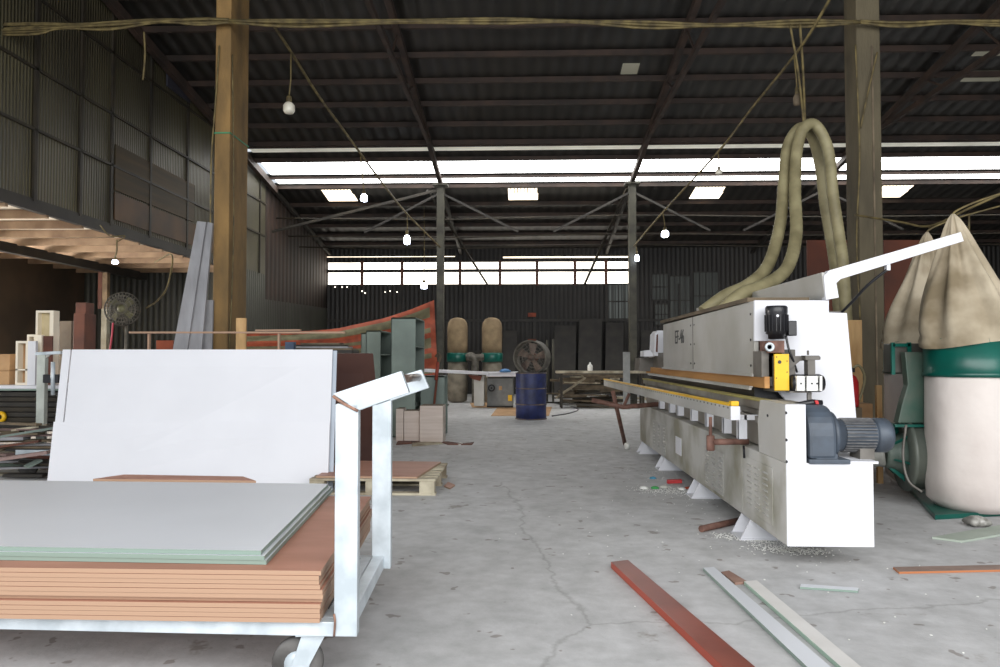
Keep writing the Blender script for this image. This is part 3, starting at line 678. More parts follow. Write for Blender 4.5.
obj('mount', MB().box(P(806,0,Y=5).x,P(810,0,Y=5).x,4.98,5.0,P(0,407,Y=5).z,P(0,391,Y=5).z).box(P(788,0,Y=5).x,P(806,0,Y=5).x,4.97,5.06,P(0,392.6,Y=5).z,P(0,391,Y=5).z), mGrayDark, dm)
hd = P(792,404,Y=4.3)
g = obj('grinder', MB().tube([P(787,405,Y=4.45),P(800,404,Y=4.45),P(812,402.5,Y=4.45),P(822,403,Y=4.45)],[.008,.014,.02,.017],10), mBlack, mc)
obj('grinder_switch', MB().prism([P(815,400.5,Y=4.42),P(818,400.5,Y=4.42),P(819,404,Y=4.42),P(816,404,Y=4.42)],(0,.01,0)), mRed, g)
# hood: long lid panel and white end arm
A = P(826,299,Y=5.2); B_ = P(826,272,Y=5.2)
lx = A.x
obj('hood_panel', MB().prism([(lx,5.22,A.z),(lx-.02,5.22,B_.z),(lx-.02,9.0,B_.z-.0),(lx,9.0,A.z-.05)],(.02,0,0)), mGrayPaint, mc, .003)
hp = [(826,300),(824,276),(829,270.5),(961,232),(964,241),(841,279),(836.5,283),(839,297.5)]
obj('hood_arm', MB().prism([P(a,b,Y=5.2) for a,b in hp],(0,.07,0)), mWhite, mc, .003)
hk = P(888,266,Y=5.22)
obj('hook', MB().box(hk.x-.012,hk.x+.012,5.21,5.25,hk.z-.03,hk.z+.02), mWhite, mc)
obj('stay_cable', MB().tube(spline([hk-V((0,0,.02)),P(868,285,Y=5.3),P(852,302,Y=5.4),P(836,318,Y=5.5)],6),.01,8), mBlack, mc)
# far controls
fc = MB().prism([P(654,356,Y=9.2),P(655,334,Y=9.2),P(658,330.5,Y=9.2),P(668,330.5,Y=9.2),P(668,356,Y=9.2)],(0,.35,0))
cbx = obj('control_box', fc, mWhite, mc, .004)
obj('display', MB().prism([P(656,352,Y=9.19),P(656.6,335,Y=9.19),P(658,334,Y=9.19),P(657.6,352,Y=9.19)],(0,.01,0)), mRustPanel, cbx)
obj('far_tray', MB().prism([P(644,356.5,Y=9.3),P(644,351,Y=9.3),P(650,350,Y=9.3),P(655,356.5,Y=9.3)],(0,.3,0)), mWhite, mc)
obj('far_bed_end', MB().prism([P(640,358,Y=9.55),P(670,357.5,Y=9.55),P(670,372,Y=9.55),P(639,371,Y=9.55)],(0,.4,0)), mGrayDark, mc)
# hoses
def hose(pts, label):
    pp = spline([P(a,b,Y=c) for a,b,c in pts], 16)
    return tag(obj('extraction_hose', MB().tube(pp,.062,14,rib=.02), mHose), label, 'hose', 'khaki extraction hoses over the machine')
hose([(703,312,7.15),(725,296,7.2),(748,285,7.35),(768,265,7.6),(780,225,8.0),(784,180,8.3),(788,146,8.45),(800,128,8.5),(812,136,8.6),(820,165,8.7),(825,205,8.75),(831,240,8.75),(836,275,8.6),(840,330,8.6)], 'khaki hose forming the outer left leg of the hanging double loop')
hose([(722,311,6.7),(742,294,6.8),(765,285,7.0),(787,268,7.3),(796,235,7.7),(795,190,8.1),(797,150,8.3),(804,128,8.35),(816,126,8.4),(828,150,8.4),(833,195,8.35),(839,235,8.3),(843,265,8.2),(847,330,8.2)], 'khaki hose forming the inner left leg and nearer top of the hanging double loop')
# pipe lying under the near foot
tag(obj('steel_pipe', MB().tube([P(701,529,Z=.024),P(745,519,Z=.024)],.022,12), mRust), 'short rusty pipe lying on the floor by the nearest machine foot', 'pipe')
# ------------------------------------------------------------ dust collector right
dc = thing('dust_collector', (3.5,6.4,0), 'teal dust collector with two tied cloth bags above and white bags below', 'dust collector')
def bagset(px, Y, R, peakpx, peakpy, near):
    c = P(px,400,Y=Y); cx = c.x
    pk = P(peakpx,peakpy,Y=Y)
    rg = obj('ring', MB().lathe([(R*.98,1.03),(R*1.02,1.03),(R*1.02,1.06),(R,1.065),(R,1.28),(R*1.03,1.285),(R*1.03,1.32),(R*.96,1.32)],(cx,Y,0),seg=40), mTeal, dc)
    prof = [(R*.3,.0),(R*.75,.01),(R*.97,.08),(R*1.0,.25),(R*.99,.5),(R*.98,.8),(R*.97,1.0),(R*.98,1.04)]
    obj('lower_bag', MB().lathe(prof,(cx,Y,.015),seg=60,fold=.022,nf=7), mBagW, dc)
    # upper tied bag, leaning towards its tie point
    mb = MB(); n=72; rings=[]; H = pk.z-1.29
    for j in range(25):
        t = j/24; rr = R*(1.06*(1-t)**.8*(1+.12*math.sin(t*6))+.03)
        if t < .12: rr *= 1+.03*math.sin(t*60)
        ring=[]
        cc = V((cx,Y,1.27)).lerp(V((pk.x,Y,pk.z)),1) if False else V((cx+(pk.x-cx)*t, Y, 1.27+(pk.z-1.27)*t))
        for q in range(n):
            a=q*2*math.pi/n
            f = 1+(.05+.22*min(1,t*1.6))*(math.sin(7*a+2.1*t+px)*.6+math.sin(12*a-1.7*t)*.35+math.sin(3*a+px)*.3)
            dz = -.05*math.sin(2*a+1.0)*(1-t) if t<.3 else 0
            ring.append(mb.bm.verts.new(cc+V((math.cos(a)*rr*f,math.sin(a)*rr*f,dz*.6))))
        rings.append(ring)
    for a,b in zip(rings,rings[1:]):
        for q in range(n): mb.face([a[q],a[(q+1)%n],b[(q+1)%n],b[q]],0,True)
    mb.face(rings[-1])
    obj('upper_bag', mb, mBag, dc)
    obj('tie_rope', MB().tube(spline([pk-V((0,0,.05)),pk+V((.02,0,.02)),pk+V((.25,0,.12)),pk+V((.6,0,.22)),pk+V((.9,.1,.3))],6),.008,6), mCable, dc)
    return cx
c1x = bagset(972,5.9,.325,953,214,True)
c2x = bagset(921,7.1,.31,927,232,False)
# manifold between the bags and down pipe
mf = obj('manifold', MB().box(P(889,0,Y=6.3).x,3.9,6.22,6.4,P(0,372,Y=6.3).z,P(0,344,Y=6.3).z), M('grey_manifold',(96,96,90),(72,70,64),rough=.5,scale=4), dc, .008)
fr = MB()
xa_,xb_ = P(893,0,Y=6.2).x,P(910,0,Y=6.2).x
for x in (xa_,xb_-.005): fr.box(x-.014,x+.014,6.195,6.215,P(0,374,Y=6.2).z,P(0,343,Y=6.2).z)
fr.box(xa_,xb_,6.195,6.215,P(0,347,Y=6.2).z,P(0,344,Y=6.2).z)
obj('flange_frame', fr, mTeal, mf)
dk = [P(905,352,Y=6.1),P(926,352,Y=6.1),P(926,423,Y=6.1),P(898,423,Y=6.1),P(902,405,Y=6.1),P(908,385,Y=6.1)]
obj('down_duct', MB().prism(dk,(0,.08,0)), M('grey_green_duct',(84,94,84),(36,80,68),rough=.5,scale=3), dc, .006)
obj('duct_flange', MB().box(P(897,0,Y=6.0).x,P(928,0,Y=6.0).x,6.05,6.2,P(0,424.5,Y=6.05).z,P(0,422,Y=6.05).z), mTeal, dc)
fcx = P(905,452,Y=6.2)
bc = obj('blower_casing', MB().lathe([(.02,-.01),(.29,0),(.3,.02),(.3,.03),(.28,.04),(.28,.22),(.3,.23),(.3,.25),(.02,.25)],(fcx.x-.0,6.25,fcx.z-.02),(1,-.15,0),40), M('grey_casing',(92,96,88),(62,72,66),rough=.5,scale=3), dc)
fin = MB()
for a in (0.3,1.3,2.3,3.4,4.4,5.4):
    fin.prism([(fcx.x,6.25+math.cos(a)*.06,fcx.z-.02+math.sin(a)*.06),(fcx.x,6.25+math.cos(a)*.24,fcx.z-.02+math.sin(a)*.24),(fcx.x-.12,6.25+math.cos(a)*.12,fcx.z-.02+math.sin(a)*.12)],(0,-.01*math.sin(a)+.004,.012*math.cos(a)+.002))
obj('inlet_rib', fin, mTeal, bc)
obj('inlet_cone', MB().lathe([(.18,0),(.13,.07),(.12,.12),(.11,.14)],(fcx.x,6.25,fcx.z-.02),(-1,.15,0),28), M('cone_paint',(96,104,96),(56,78,70),rough=.5,scale=3), bc)
obj('inlet_hose', MB().tube(spline([(fcx.x-.12,6.27,fcx.z-.02),(fcx.x-.5,6.5,fcx.z-.05),(fcx.x-.75,7.2,fcx.z-.02),(2.5,8.0,.4)],14),.11,14,rib=.03), M('grey_hose',(140,140,134),(100,100,94),rough=.6), bc)
bp_ = [P(934,519,Z=0),P(962,516,Z=0),P(960,500,Z=0),V((3.8,7.6,0)),V((3.35,7.7,0)),P(872,462,Z=0),P(874,472,Z=0)]
obj('base_plate', MB().prism([P(935,520,Z=.0),P(1003,516,Z=.0),V((4.3,7.6,0)),P(874,452,Z=.0)],(0,0,.035)), mTeal, dc, .004)
obj('drain_hose', MB().tube(spline([P(906,425,Y=6.0),P(903,455,Y=5.95),P(908,480,Y=5.9),P(922,492,Y=5.85)],8),.01,6), mGrayDark, dc)
tag(obj('crumpled_wrap', MB().lathe([(.02,.0),(.05,.008),(.07,.03),(.065,.05),(.035,.07),(.01,.075)], P(977,526.5,Z=.0), seg=24, fold=.4, nf=11), M('clear_wrap',(170,168,162),(120,118,112),rough=.3,scale=30)), 'small crumpled clear wrap on the floor by the white bag', 'litter')
# wire frame behind bags
tag(obj('wire_line', MB().tube(spline([P(855,215,Y=8.6),P(900,222,Y=8),P(930,226,Y=7.6),P(970,208,Y=7.2),P(1010,190,Y=7.0)],6),.012,6).tube([P(969,215,Y=7.4),P(969,232,Y=7.4)],.01,6).tube([P(928,228,Y=7.6),P(969,214,Y=7.4)],.008,6), mCable), 'thin wire line with a short drop above the cloth bags', 'wire')
# ------------------------------------------------------------ right background
def upright(name, px0,px1,pyt,Y,th,mat,label,cat,zb=0,lean=0):
    a=P(px0,pyt,Y=Y); b=P(px1,pyt,Y=Y)
    return tag(obj(name, MB().prism([(a.x,Y,zb),(b.x,Y,zb),(b.x,Y+lean,b.z),(a.x,Y+lean,a.z)],(0,th,0)), mat, None,.003), label, cat)
upright('rust_panel', 884,936,240,11.0,.03,mRustPanel,'tall rust brown sheet standing behind the cloth dust bags','panel')
upright('rust_panel', 807,853,240,11.0,.03,mRustPanel,'tall rust brown sheet seen between the hoses and the right column','panel')
upright('crate_board', 848,862,320,8.0,.1,mPaleWood,'narrow tan wooden board upright between machine and right column','board')
ck = P(862,0,Y=7.0)
tag(obj('cardboard_box', MB().box(P(856,0,Y=7.2).x,P(872,0,Y=7.2).x,7.2,7.6,0,P(0,402,Y=7.2).z), mCard, None,.004),'brown cardboard box behind the large grey motor','box')
tag(obj('plywood_strip', MB().box(P(869,0,Y=7.3).x,P(874,0,Y=7.3).x,7.15,7.19,0,P(0,384,Y=7.2).z), mPaleWood),'thin plywood strip upright beside the cardboard box','board')
ex = thing('fire_extinguisher', P(850,0,Y=7.0).xy.to_3d(), 'red fire extinguisher with black hose behind the white end plate', 'fire extinguisher')
ec = P(850,0,Y=7.0)
obj('stand', MB().box(ec.x-.07,ec.x+.07,6.93,7.07,0,.72), mOldWood, ex)
obj('cylinder', MB().lathe([(.01,.72),(.065,.725),(.07,.75),(.07,.95),(.05,1.0),(.02,1.02),(.015,1.05)],(ec.x,7.0,0),seg=24), mRed, ex)
obj('valve', MB().box(ec.x-.03,ec.x+.03,6.97,7.03,1.04,1.08), mBlack, ex)
obj('hose', MB().tube(spline([(ec.x,7,1.06),(ec.x+.07,6.98,1.1),(ec.x+.12,6.98,1.0),(ec.x+.1,6.98,.88),(ec.x+.06,6.97,.78)],8),.012,8), mHose, ex)
# ------------------------------------------------------------ centre background
def cabinet(name,x0,x1,y0,y1,H,mat,label,shelves=3,toward=1, cat='cabinet'):
    t = thing(name,((x0+x1)/2,(y0+y1)/2,0),label,cat)
    th=.02
    mb = MB().box(x0,x1,y0,y0+th,0,H).box(x0,x1,y1-th,y1,0,H).box(x0,x1,y0,y1,H-th,H).box(x0,x1,y0,y1,0,th)
    obj('carcass', mb, mat, t)
    obj('back_panel', MB().box(x0,x0+.01,y0,y1,0,H), mat, t)
    for i in range(shelves):
        z = H*(i+1)/(shelves+1); obj('shelf', MB().box(x0+.01,x1-.01,y0+th,y1-th,z,z+th), mat, t)
    return t
def cabpx(pxl,pxr,pyt,Y,depth,label,sh=3,name='shelf_cabinet'):
    a=P(pxl,pyt,Y=Y); b=P(pxr,pyt,Y=Y)
    return cabinet(name,a.x,b.x,Y,Y+depth,a.z,mGreenCab,label,sh)
cabpx(391,415.5,317.5,11.0,1.0,'tallest grey green shelf cabinet, its open side facing right, by the tarpaulin')
cabpx(366,380.5,330.5,12.2,1.0,'shorter grey green shelf cabinet just left of the tallest one')
cabpx(361,367,333,13.5,.5,'narrow grey green cabinet edge behind the shorter shelf cabinet',2)
cabpx(420,444.5,376,11.3,.45,'low grey green cabinet beneath the white saw rail, open side right',1)
bx = [((396,403.5),408,10.45,.25,'left of the three pale boxed panels before the tall grey green cabinet'),((404,419.5),410,10.45,.25,'middle of the three pale boxed panels before the tall grey green cabinet'),((419.8,443),405,10.35,.35,'right and largest of the pale boxed panels before the grey green cabinets')]
for (a,b),pt,Y,d,lab in bx:
    p=P(a,pt,Y=Y); q=P(b,pt,Y=Y)
    m = MB().box(p.x,q.x,Y,Y+d,0,p.z-.012); 
    o = tag(obj('boxed_boards', m, M('pale_board',(196,184,176),(180,166,156),rough=.6,scale=2,stretch=(1,1,12)), None,.006), lab,'box','pale boxed panels stacked by the cabinets')
    obj('liner', MB().box(p.x+.01,q.x-.01,Y+.01,Y+d-.01,p.z-.012,p.z-.006), mOldWood, o)
# leaning tool
tl = thing('long_pry_bar', P(436,432,Z=0), 'long thin red handled bar leaning against the low grey green cabinet', 'tool')
obj('shaft', MB().tube([P(432,425,Y=11.15),P(438,368,Y=11.2)],.018,8), mRustPanel, tl)
obj('grip', MB().tube([P(436,380,Y=11.18),P(438,362,Y=11.2)],.026,8), M('red_tape',(140,60,44)), tl)
obj('head', MB().tube([P(436,357,Y=11.2),P(438,353,Y=11.2),P(441,356,Y=11.2),P(438,364,Y=11.2)],.02,8), mOldWood, tl)
obj('tip', MB().tube([P(432,425,Y=11.15),P(431,436,Y=10.95)],.016,8), mDark, tl)
# floor scraps near boxes
def flat(name, pts, th, mat, label, cat='scrap', z=.001, group=None):
    return tag(obj(name, MB().prism([P(a,b,Z=z) for a,b in pts],(0,0,th)), mat), label, cat, group)
flat('veneer_strip',[(396,445),(420,443),(424,441),(398,441.5)],.012,mBrownWood,'brown wood strip lying left of the pale offcut before the boxed panels')
flat('veneer_strip',[(440,442),(448,445),(472,445),(474,442.5),(462,444),(448,442)],.01,mRustPanel,'curled reddish strip lying right of the pale offcut before the boxed panels')
flat('board_offcut',[(412,446.5),(443,444),(436,440.5),(412,441.5)],.012,mPallet,'pale offcut on the floor in front of the boxed panels')
flat('cardboard_sheet',[(491,416),(549,416),(552,407),(497,408)],.006,mCard,'flat tan cardboard sheet on the floor behind the blue drum')
flat('cardboard_sheet',[(472,407.5),(505,408),(505,402.5),(470,403)],.006,mCard,'flat tan cardboard sheet on the floor under the saw leg')
flat('white_offcut',[(582,399.5),(610,400),(606,394.8),(584,394.5)],.03,mPlasticW,'pale board offcut on the floor right of the blue drum')
flat('white_offcut',[(574,398.8),(580,399.5),(579,396.2),(570,396)],.03,mCard,'tan board offcut just behind the pale one right of the drum')
flat('paper_scrap',[(457,444.6),(460,445.5),(463,444),(460,443)],.01,mPlasticW,'tiny paper scrap on the floor at the end of the reddish strip')
flat('paper_scrap',[(444,487),(450,489.5),(455,486),(448,483)],.012,mMDF,'small curled shaving on the floor right of the pallet')
tag(obj('floor_cable', MB().tube(spline([P(548,402,Z=.01),P(565,405,Z=.01),P(578,409,Z=.01),P(570,413,Z=.01),P(552,416,Z=.01)],6),.012,5), mBlack),'black cable looping on the floor right of the blue drum','cable')
# striped tarpaulin
nr, nc_ = 15, 24
top = [(240,334),(290,332),(335,329),(385,318),(412,309),(434,300)]
bot = [(240,372),(290,374),(335,376),(385,378),(412,380),(438,378)]
def poly_at(pl,t):
    x=t*(len(pl)-1); i=min(int(x),len(pl)-2); f=x-i; return (pl[i][0]+(pl[i+1][0]-pl[i][0])*f, pl[i][1]+(pl[i+1][1]-pl[i][1])*f)
mb=MB(); grid=[]
for r in range(nr+1):
    row=[]
    for c in range(nc_+1):
        s=c/nc_; t=(r/nr); a=poly_at(top,s); b=poly_at(bot,s)
        Y = 16.5+1.4*s+.07*math.sin(r*1.3+s*4)
        row.append(mb.bm.verts.new(P(a[0]+(b[0]-a[0])*t, a[1]+(b[1]-a[1])*t, Y=Y)))
    grid.append(row)
pat=[0,1,1,0,0,1,0,1,1,0,1,0,0,1,0]
for r in range(nr):
    for c in range(nc_): mb.face([grid[r][c],grid[r][c+1],grid[r+1][c+1],grid[r+1][c]], pat[r] if c < 23 else 0, True)
tag(obj('striped_tarpaulin', mb, [mTarpO,mTarpG]), 'orange and olive striped tarpaulin stretched up to the slim steel column', 'tarpaulin')
# sliding table saw
YS=17.7
t = thing('sliding_table_saw', (P(480,0,Y=YS).x,YS,0), 'grey sliding table saw with a long white rail left of the blue drum', 'saw')
def bxp(a,b,c,d,Y,dep): p=P(a,d,Y=Y); q=P(b,c,Y=Y); return MB().box(p.x,q.x,Y,Y+dep,p.z,q.z)
cb_ = bxp(487,513,378,408,17.5,.7)
obj('cabinet', bxp(487,513,378,406,17.5,.7), M('saw_grey',(128,130,128),(100,102,100),rough=.5,scale=4), t,.01)
obj('plinth', MB().box(P(487,0,Y=17.6).x,P(513,0,Y=17.6).x,17.55,18.1,0,.1), mDark, t)
obj('table_top', bxp(486,518,372.5,376.5,17.3,1.0), mWhite, t)
obj('sliding_rail', MB().prism([P(424,369,Y=15.6),P(488,372,Y=17.2),P(488,375,Y=17.2),P(424,372,Y=15.6)],(0,.3,0)), mWhite, t)
obj('leg', bxp(474,484,376,406,17.3,.25), mGrayPaint, t)
obj('rail_prop', bxp(443,446,373,418,15.75,.12), mDark, t)
wh=P(491.5,388,Y=17.45)
obj('handwheel', MB().lathe([(.055,-.02),(.075,-.02),(.085,0),(.075,.02),(.055,.02)],wh,(0,1,0),20,cap=False).lathe([(.005,-.02),(.02,-.02),(.02,.03)],wh,(0,1,0),10), mBlack, t)
obj('sticker', bxp(508,512,395,401,17.48,.02), mYellow, t)
obj('sticker', bxp(499,502,386,390,17.48,.02), mCard, t)
tag(obj('blue_cloth', MB().lathe([(.02,0),(.12,.01),(.13,.04),(.07,.08),(.01,.09)],P(505,373,Y=17.25)+V((0,0,.01)),seg=20,fold=.3), M('light_blue',(80,130,180),(60,100,150))),'small blue cloth bundle on the saw table','cloth')
tag(obj('red_clamp', MB().prism([P(468,375,Y=17.1),P(482,376,Y=17.1),P(480,381,Y=17.1),P(472,379,Y=17.1)],(0,.15,0)), mRustPanel),'dull red clamp hanging under the saw rail','clamp')
# far bag filters
def farbag(px,label):
    Y=19.5; c=P(px,0,Y=Y); R=.265
    t = thing('bag_filter',(c.x,Y,0),label,'dust collector','bag filters at the rear')
    obj('upper_bag', MB().lathe([(R*.98,1.28),(R,1.5),(R,1.95),(R*.93,2.07),(R*.7,2.16),(R*.35,2.2),(.01,2.21)],(c.x,Y,0),seg=28), mBagD, t)
    obj('ring', MB().lathe([(R*1.02,1.05),(R*1.06,1.06),(R*1.06,1.27),(R*1.0,1.29)],(c.x,Y,0),seg=28), mTeal, t)
    obj('lower_bag', MB().lathe([(R*.5,.0),(R*.95,.05),(R,.3),(R*.98,1.05)],(c.x,Y,0),seg=28,fold=.03), M('grey_bag',(126,118,104),(96,90,78),rough=.9), t)
farbag(457.5,'left of the two round topped brown bag filters behind the saw')
farbag(492,'right of the two round topped brown bag filters behind the saw')
tag(obj('blower_duct', MB().tube(spline([P(467,358,Y=19.3),P(471,356,Y=19.3),P(475,360,Y=19.3),P(475,372,Y=19.3)],6),.1,12).tube([P(466,358,Y=19.3),P(484,357,Y=19.3)],.09,12).tube([P(475,366,Y=19.3),V((P(475,0,Y=19.3).x,19.3,0))],.08,12), mFan),'grey Y shaped duct joining the two far bag filters','duct')
# blue drum with fan
dcx=P(531,0,Y=14.35)
dr = thing('steel_drum',(dcx.x,14.35,0),'blue steel drum standing in the middle of the hall with a fan on top','drum')
R=.29
obj('body', MB().lathe([(R,0),(R,.27),(R,.30),(R,.57),(R,.60),(R,.86),(R,.88),(R*.96,.88),(R*.96,.86),(.01,.86)],(dcx.x,14.35,0),seg=40), mBlueDrum, dr)
for z in (.01,.285,.585,.875): obj('hoop', MB().lathe([(R,z-.012),(R+.014,z-.006),(R+.014,z+.006),(R,z+.012)],(dcx.x,14.35,0),seg=40,cap=False), M('hoop_rust',(120,104,84),(70,66,84),rough=.6,scale=8), dr)
fa = thing('drum_fan',(dcx.x,14.35,.88),'round dusty industrial fan standing on the blue drum','fan')
ax=V((-.35,-1,0)).normalized(); fc_=P(532,357.5,Y=14.35); R=.315
c0_=fc_+ax*.14+V((-.02,0,0)); c1_=fc_-ax*.14+V((.02,0,0))
obj('shroud', MB().lathe([(R,-.15),(R+.015,-.15),(R*.97,0),(R+.015,.15),(R,.15),(R*.95,0),(R,-.15)],fc_,ax,40,cap=False), mFan, fa)
def grille(c):
    mb=MB(); u=V((0,0,1)); w=ax.cross(u)
    for rr in (.08,.14,.2,.26,.31):
        ring=[c+(u*math.cos(a)+w*math.sin(a))*rr for a in [i*2*math.pi/28 for i in range(29)]]; mb.tube(ring,.004,4,cap=False)
    for i in range(20):
        a=i*2*math.pi/20; d=u*math.cos(a)+w*math.sin(a); mb.tube([c+d*.05,c+d*.31],.003,4)
    return mb
obj('grille', grille(fc_+ax*.15), mFan, fa); obj('grille', grille(fc_-ax*.15), mFan, fa)
def blades(c,ax,Rb,n=5,tw=.3):
    mb=MB(); u=ax.orthogonal().normalized(); w=ax.cross(u)
    for i in range(n):
        a=i*2*math.pi/n; d=u*math.cos(a)+w*math.sin(a); e=ax.cross(d)
        mb.prism([c+d*.04-e*.03,c+d*.04+e*.03,c+d*Rb+e*Rb*.4+ax*.03,c+d*Rb-e*Rb*.2-ax*.03], ax*.004)
    return mb.lathe([(.01,-.05),(.06,-.04),(.06,.04),(.01,.05)],c,ax,16)
obj('blades', blades(fc_,ax,.27), M('dusty_blade',(130,112,100),(86,70,64),rough=.6,scale=6), fa)
obj('motor', MB().lathe([(.01,-.12),(.09,-.12),(.09,-.03),(.05,-.02)],fc_,ax,18), mBrownWood, fa)
obj('stand', MB().tube([fc_+V((-.15,0,-.3)),V((fc_.x-.2,14.2,.885))],.015,6).tube([fc_+V((.15,0,-.3)),V((fc_.x+.2,14.2,.885))],.015,6).tube([fc_+V((.1,.1,-.3)),V((fc_.x+.15,14.45,.885))],.015,6).box(fc_.x-.22,fc_.x+.22,14.2,14.5,.881,.895), mDark, fa)
obj('top_handle', MB().box(fc_.x-.08,fc_.x+.08,14.3,14.4,fc_.z+R,fc_.z+R+.04), mRustPanel, fa)
# scrap timber heap behind the drum
HF = {}
def settle(hf, cx, cy, d, h, cap):
    cells = set()
    for k in range(31):
        t = -1+k/15
        for o in (-.07,0,.07): cells.add((round((cx+d.x*t)/.08), round((cy+d.y*t+o)/.08)))
    z = max(hf.get(c,0) for c in cells)
    if z+h > cap: return None
    for c in cells: hf[c] = z+h
    return z+h/2+.001
for i in range(90):
    px = 598+random.gauss(0,16); Y=19+random.gauss(0,.5); h=random.uniform(0,1)**1.5*.75*(1-abs(px-595)/90)+.04
    p=P(px,0,Y=Y); L_=random.uniform(.5,1.5); a=random.uniform(-.9,.9); c=V((p.x,Y,h))
    d=V((math.cos(a),math.sin(a),0))*L_/2; tz=random.uniform(-.12,.12)
    z0_=max(.03,h-tz); z1_=max(.03,h+tz)
    hh=random.uniform(.025,.06); z=settle(HF,c.x,c.y,d,hh,.75)
    if z is None: continue
    m = MB().bar((c.x-d.x,c.y-d.y,z),(c.x+d.x,c.y+d.y,z),random.uniform(.06,.16),hh-.002)
    tag(obj('timber_offcut', m, random.choice([mOldWood,mOldWood,mPallet,mGirt])), 'weathered timber offcut in the jumbled heap behind the blue drum','offcut','timber offcuts heaped at the rear')
for (a,b,lab) in (((556,372),(640,368),'long pale lath lying across the top of the timber heap'),((556,398),(585,378),'long lath slanting up onto the timber heap beside the drum'))[1:]:
    p,q=P(*a,Y=17.4),P(*b,Y=17.4 if b[0]>600 else 17.8); tag(obj('lath', MB().bar(p,q,.05,.04), mPallet),lab,'lath')
for (px,pt,lab) in ((547,340,'thin grey pole upright right of the fan, left one'),(553,339,'thin grey pole upright right of the fan, right one')):
    p=P(px,pt,Y=20); tag(obj('metal_pole', MB().tube([(p.x,20,0),(p.x,20,p.z)],.03,8), mSteelCol),lab,'pole')
upright('grey_board', 623,630,352,17.0,.03,M('pale_grey_board',(150,152,150)),'pale grey board propped before the far slim steel column','board')
tt = thing('trestle_table',(P(598,0,Y=17.4).x,17.4,0),'low narrow trestle table with pale top before the timber heap','table')
za=P(0,371,Y=17.4).z; xa_,xb_=P(556,0,Y=17.4).x,P(648,0,Y=17.4).x
obj('top', MB().box(xa_,xb_,17.3,17.8,za-.05,za), mPallet, tt)
for x in (xa_+.1,xb_-.15):
    for y in (17.33,17.72): obj('leg', MB().box(x,x+.05,y,y+.05,0,za-.05), mGirt, tt)
tag(obj('white_bottle', MB().lathe([(.05,0),(.06,.02),(.06,.12),(.02,.17),(.02,.2)],V((P(590,0,Y=17.5).x,17.5,za)),seg=14), mPlasticW),'small white bottle on the low trestle table','bottle')
# dark shapes leaning at the back wall
for i,(a,b,t_) in enumerate(((500,514,330),(552,574,325),(577,600,318),(604,622,322),(640,650,330))):
    p=P(a,t_,Y=23.2); q=P(b,t_,Y=23.2)
    tag(obj('leaning_sheet', MB().prism([(p.x,23.0,0),(q.x,23.0,0),(q.x+.1,23.6,q.z),(p.x+.1,23.6,p.z)],(0,.03,0)), mDark),
        ['dark sheet leaning on the back wall directly behind the fan','dark sheet leaning on the back wall just right of the fan','tallest dark sheet leaning on the back wall above the heap','dark sheet on the back wall under the grille panes','dark sheet on the back wall right of the far slim column'][i],'sheet','dark sheets leaning on the back wall')
# ------------------------------------------------------------ left middle: rail frame, planks, fan
t = thing('timber_rail_frame', (P(215,0,Y=8.3).x,8.3,0), 'thin brown timber rail on posts behind the white panels', 'rack')
obj('rail', MB().bar(P(130,332.5,Y=8.3),P(345,332.5,Y=8.3),.05,.02), mMDF, t)
for px in (149,279): obj('post', MB().box(P(px-.9,0,Y=8.3).x,P(px+.9,0,Y=8.3).x,8.28,8.32,0,P(0,334,Y=8.3).z), mMDF, t)
tag(obj('mdf_strip', MB().bar(P(256,330.4,Y=8.3),P(301,330,Y=8.3),.05,.015), mMDF),'short brown strip lying on the timber rail','board')
pl = [((197,221),(206,222),(171,455),(152,455),8.75,'leftmost grey plank leaning beside the ochre column'),
      ((207,222),(212.5,223),(192,455),(172.5,455),8.8,'middle grey plank leaning beside the ochre column'),
      ((205,300),(213,300),(209,455),(194,455),8.85,'short right grey plank beside the ochre column')]
for (a,b,c,d,Y,lab) in pl:
    p=[P(*a,Y=Y+.1),P(*b,Y=Y+.1),P(*c,Y=Y-.15),P(*d,Y=Y-.15)]
    p[2].z=p[3].z=.002
    tag(obj('grey_plank', MB().prism(p,(0,.04,0)), mGreyWood,None,.004),lab,'plank','grey planks leaning at the left column')
upright('pale_board', 236,246,318,8.6,.03,mPaleWood,'narrow pale wooden board upright just right of the ochre column','board')
tag(obj('orange_crate', MB().box(P(156,0,Y=9).x,P(173,0,Y=9).x,9,9.4,0,P(0,340.5,Y=9).z), M('orange_board',(150,70,36),(120,54,28)),None,.004),'dull orange crate behind the timber rail','crate')
ft = thing('pedestal_fan',(P(122,0,Y=10).x,10,0),'round dusty wire cage fan on a pole at left beyond the white panels','fan')
fc_=P(122.5,309,Y=10.0); ax=V((.25,-1,.05)).normalized()
def cage(c,ax,R,sp=30):
    mb=MB(); u=ax.orthogonal().normalized(); w=ax.cross(u)
    for rr,dz in ((R,0),(R*.8,.05),(R*.6,.07),(R*.35,.085)):
        for s in (-1,1):
            ring=[c+ax*dz*s+(u*math.cos(a)+w*math.sin(a))*rr for a in [i*2*math.pi/28 for i in range(29)]]; mb.tube(ring,.006 if rr<R else .012,4,cap=False)
    for i in range(sp):
        a=i*2*math.pi/sp; d=u*math.cos(a)+w*math.sin(a)
        for s in (-1,1): mb.tube([c+ax*.085*s+d*.05,c+ax*.06*s+d*R*.7,c+d*R],.004,4)
    return mb
obj('cage', cage(fc_,ax,.225), mFan, ft)
obj('blades', blades(fc_,ax,.17,4), M('olive_blade',(112,110,76),(84,82,58)), ft)
obj('motor', MB().lathe([(.01,-.2),(.06,-.19),(.06,-.09),(.02,-.08)],fc_,ax,14), mFan, ft)
obj('pole', MB().tube([(fc_.x,10.1,0.02),(fc_.x,10.1,fc_.z-.02)],.018,8), mFan, ft)
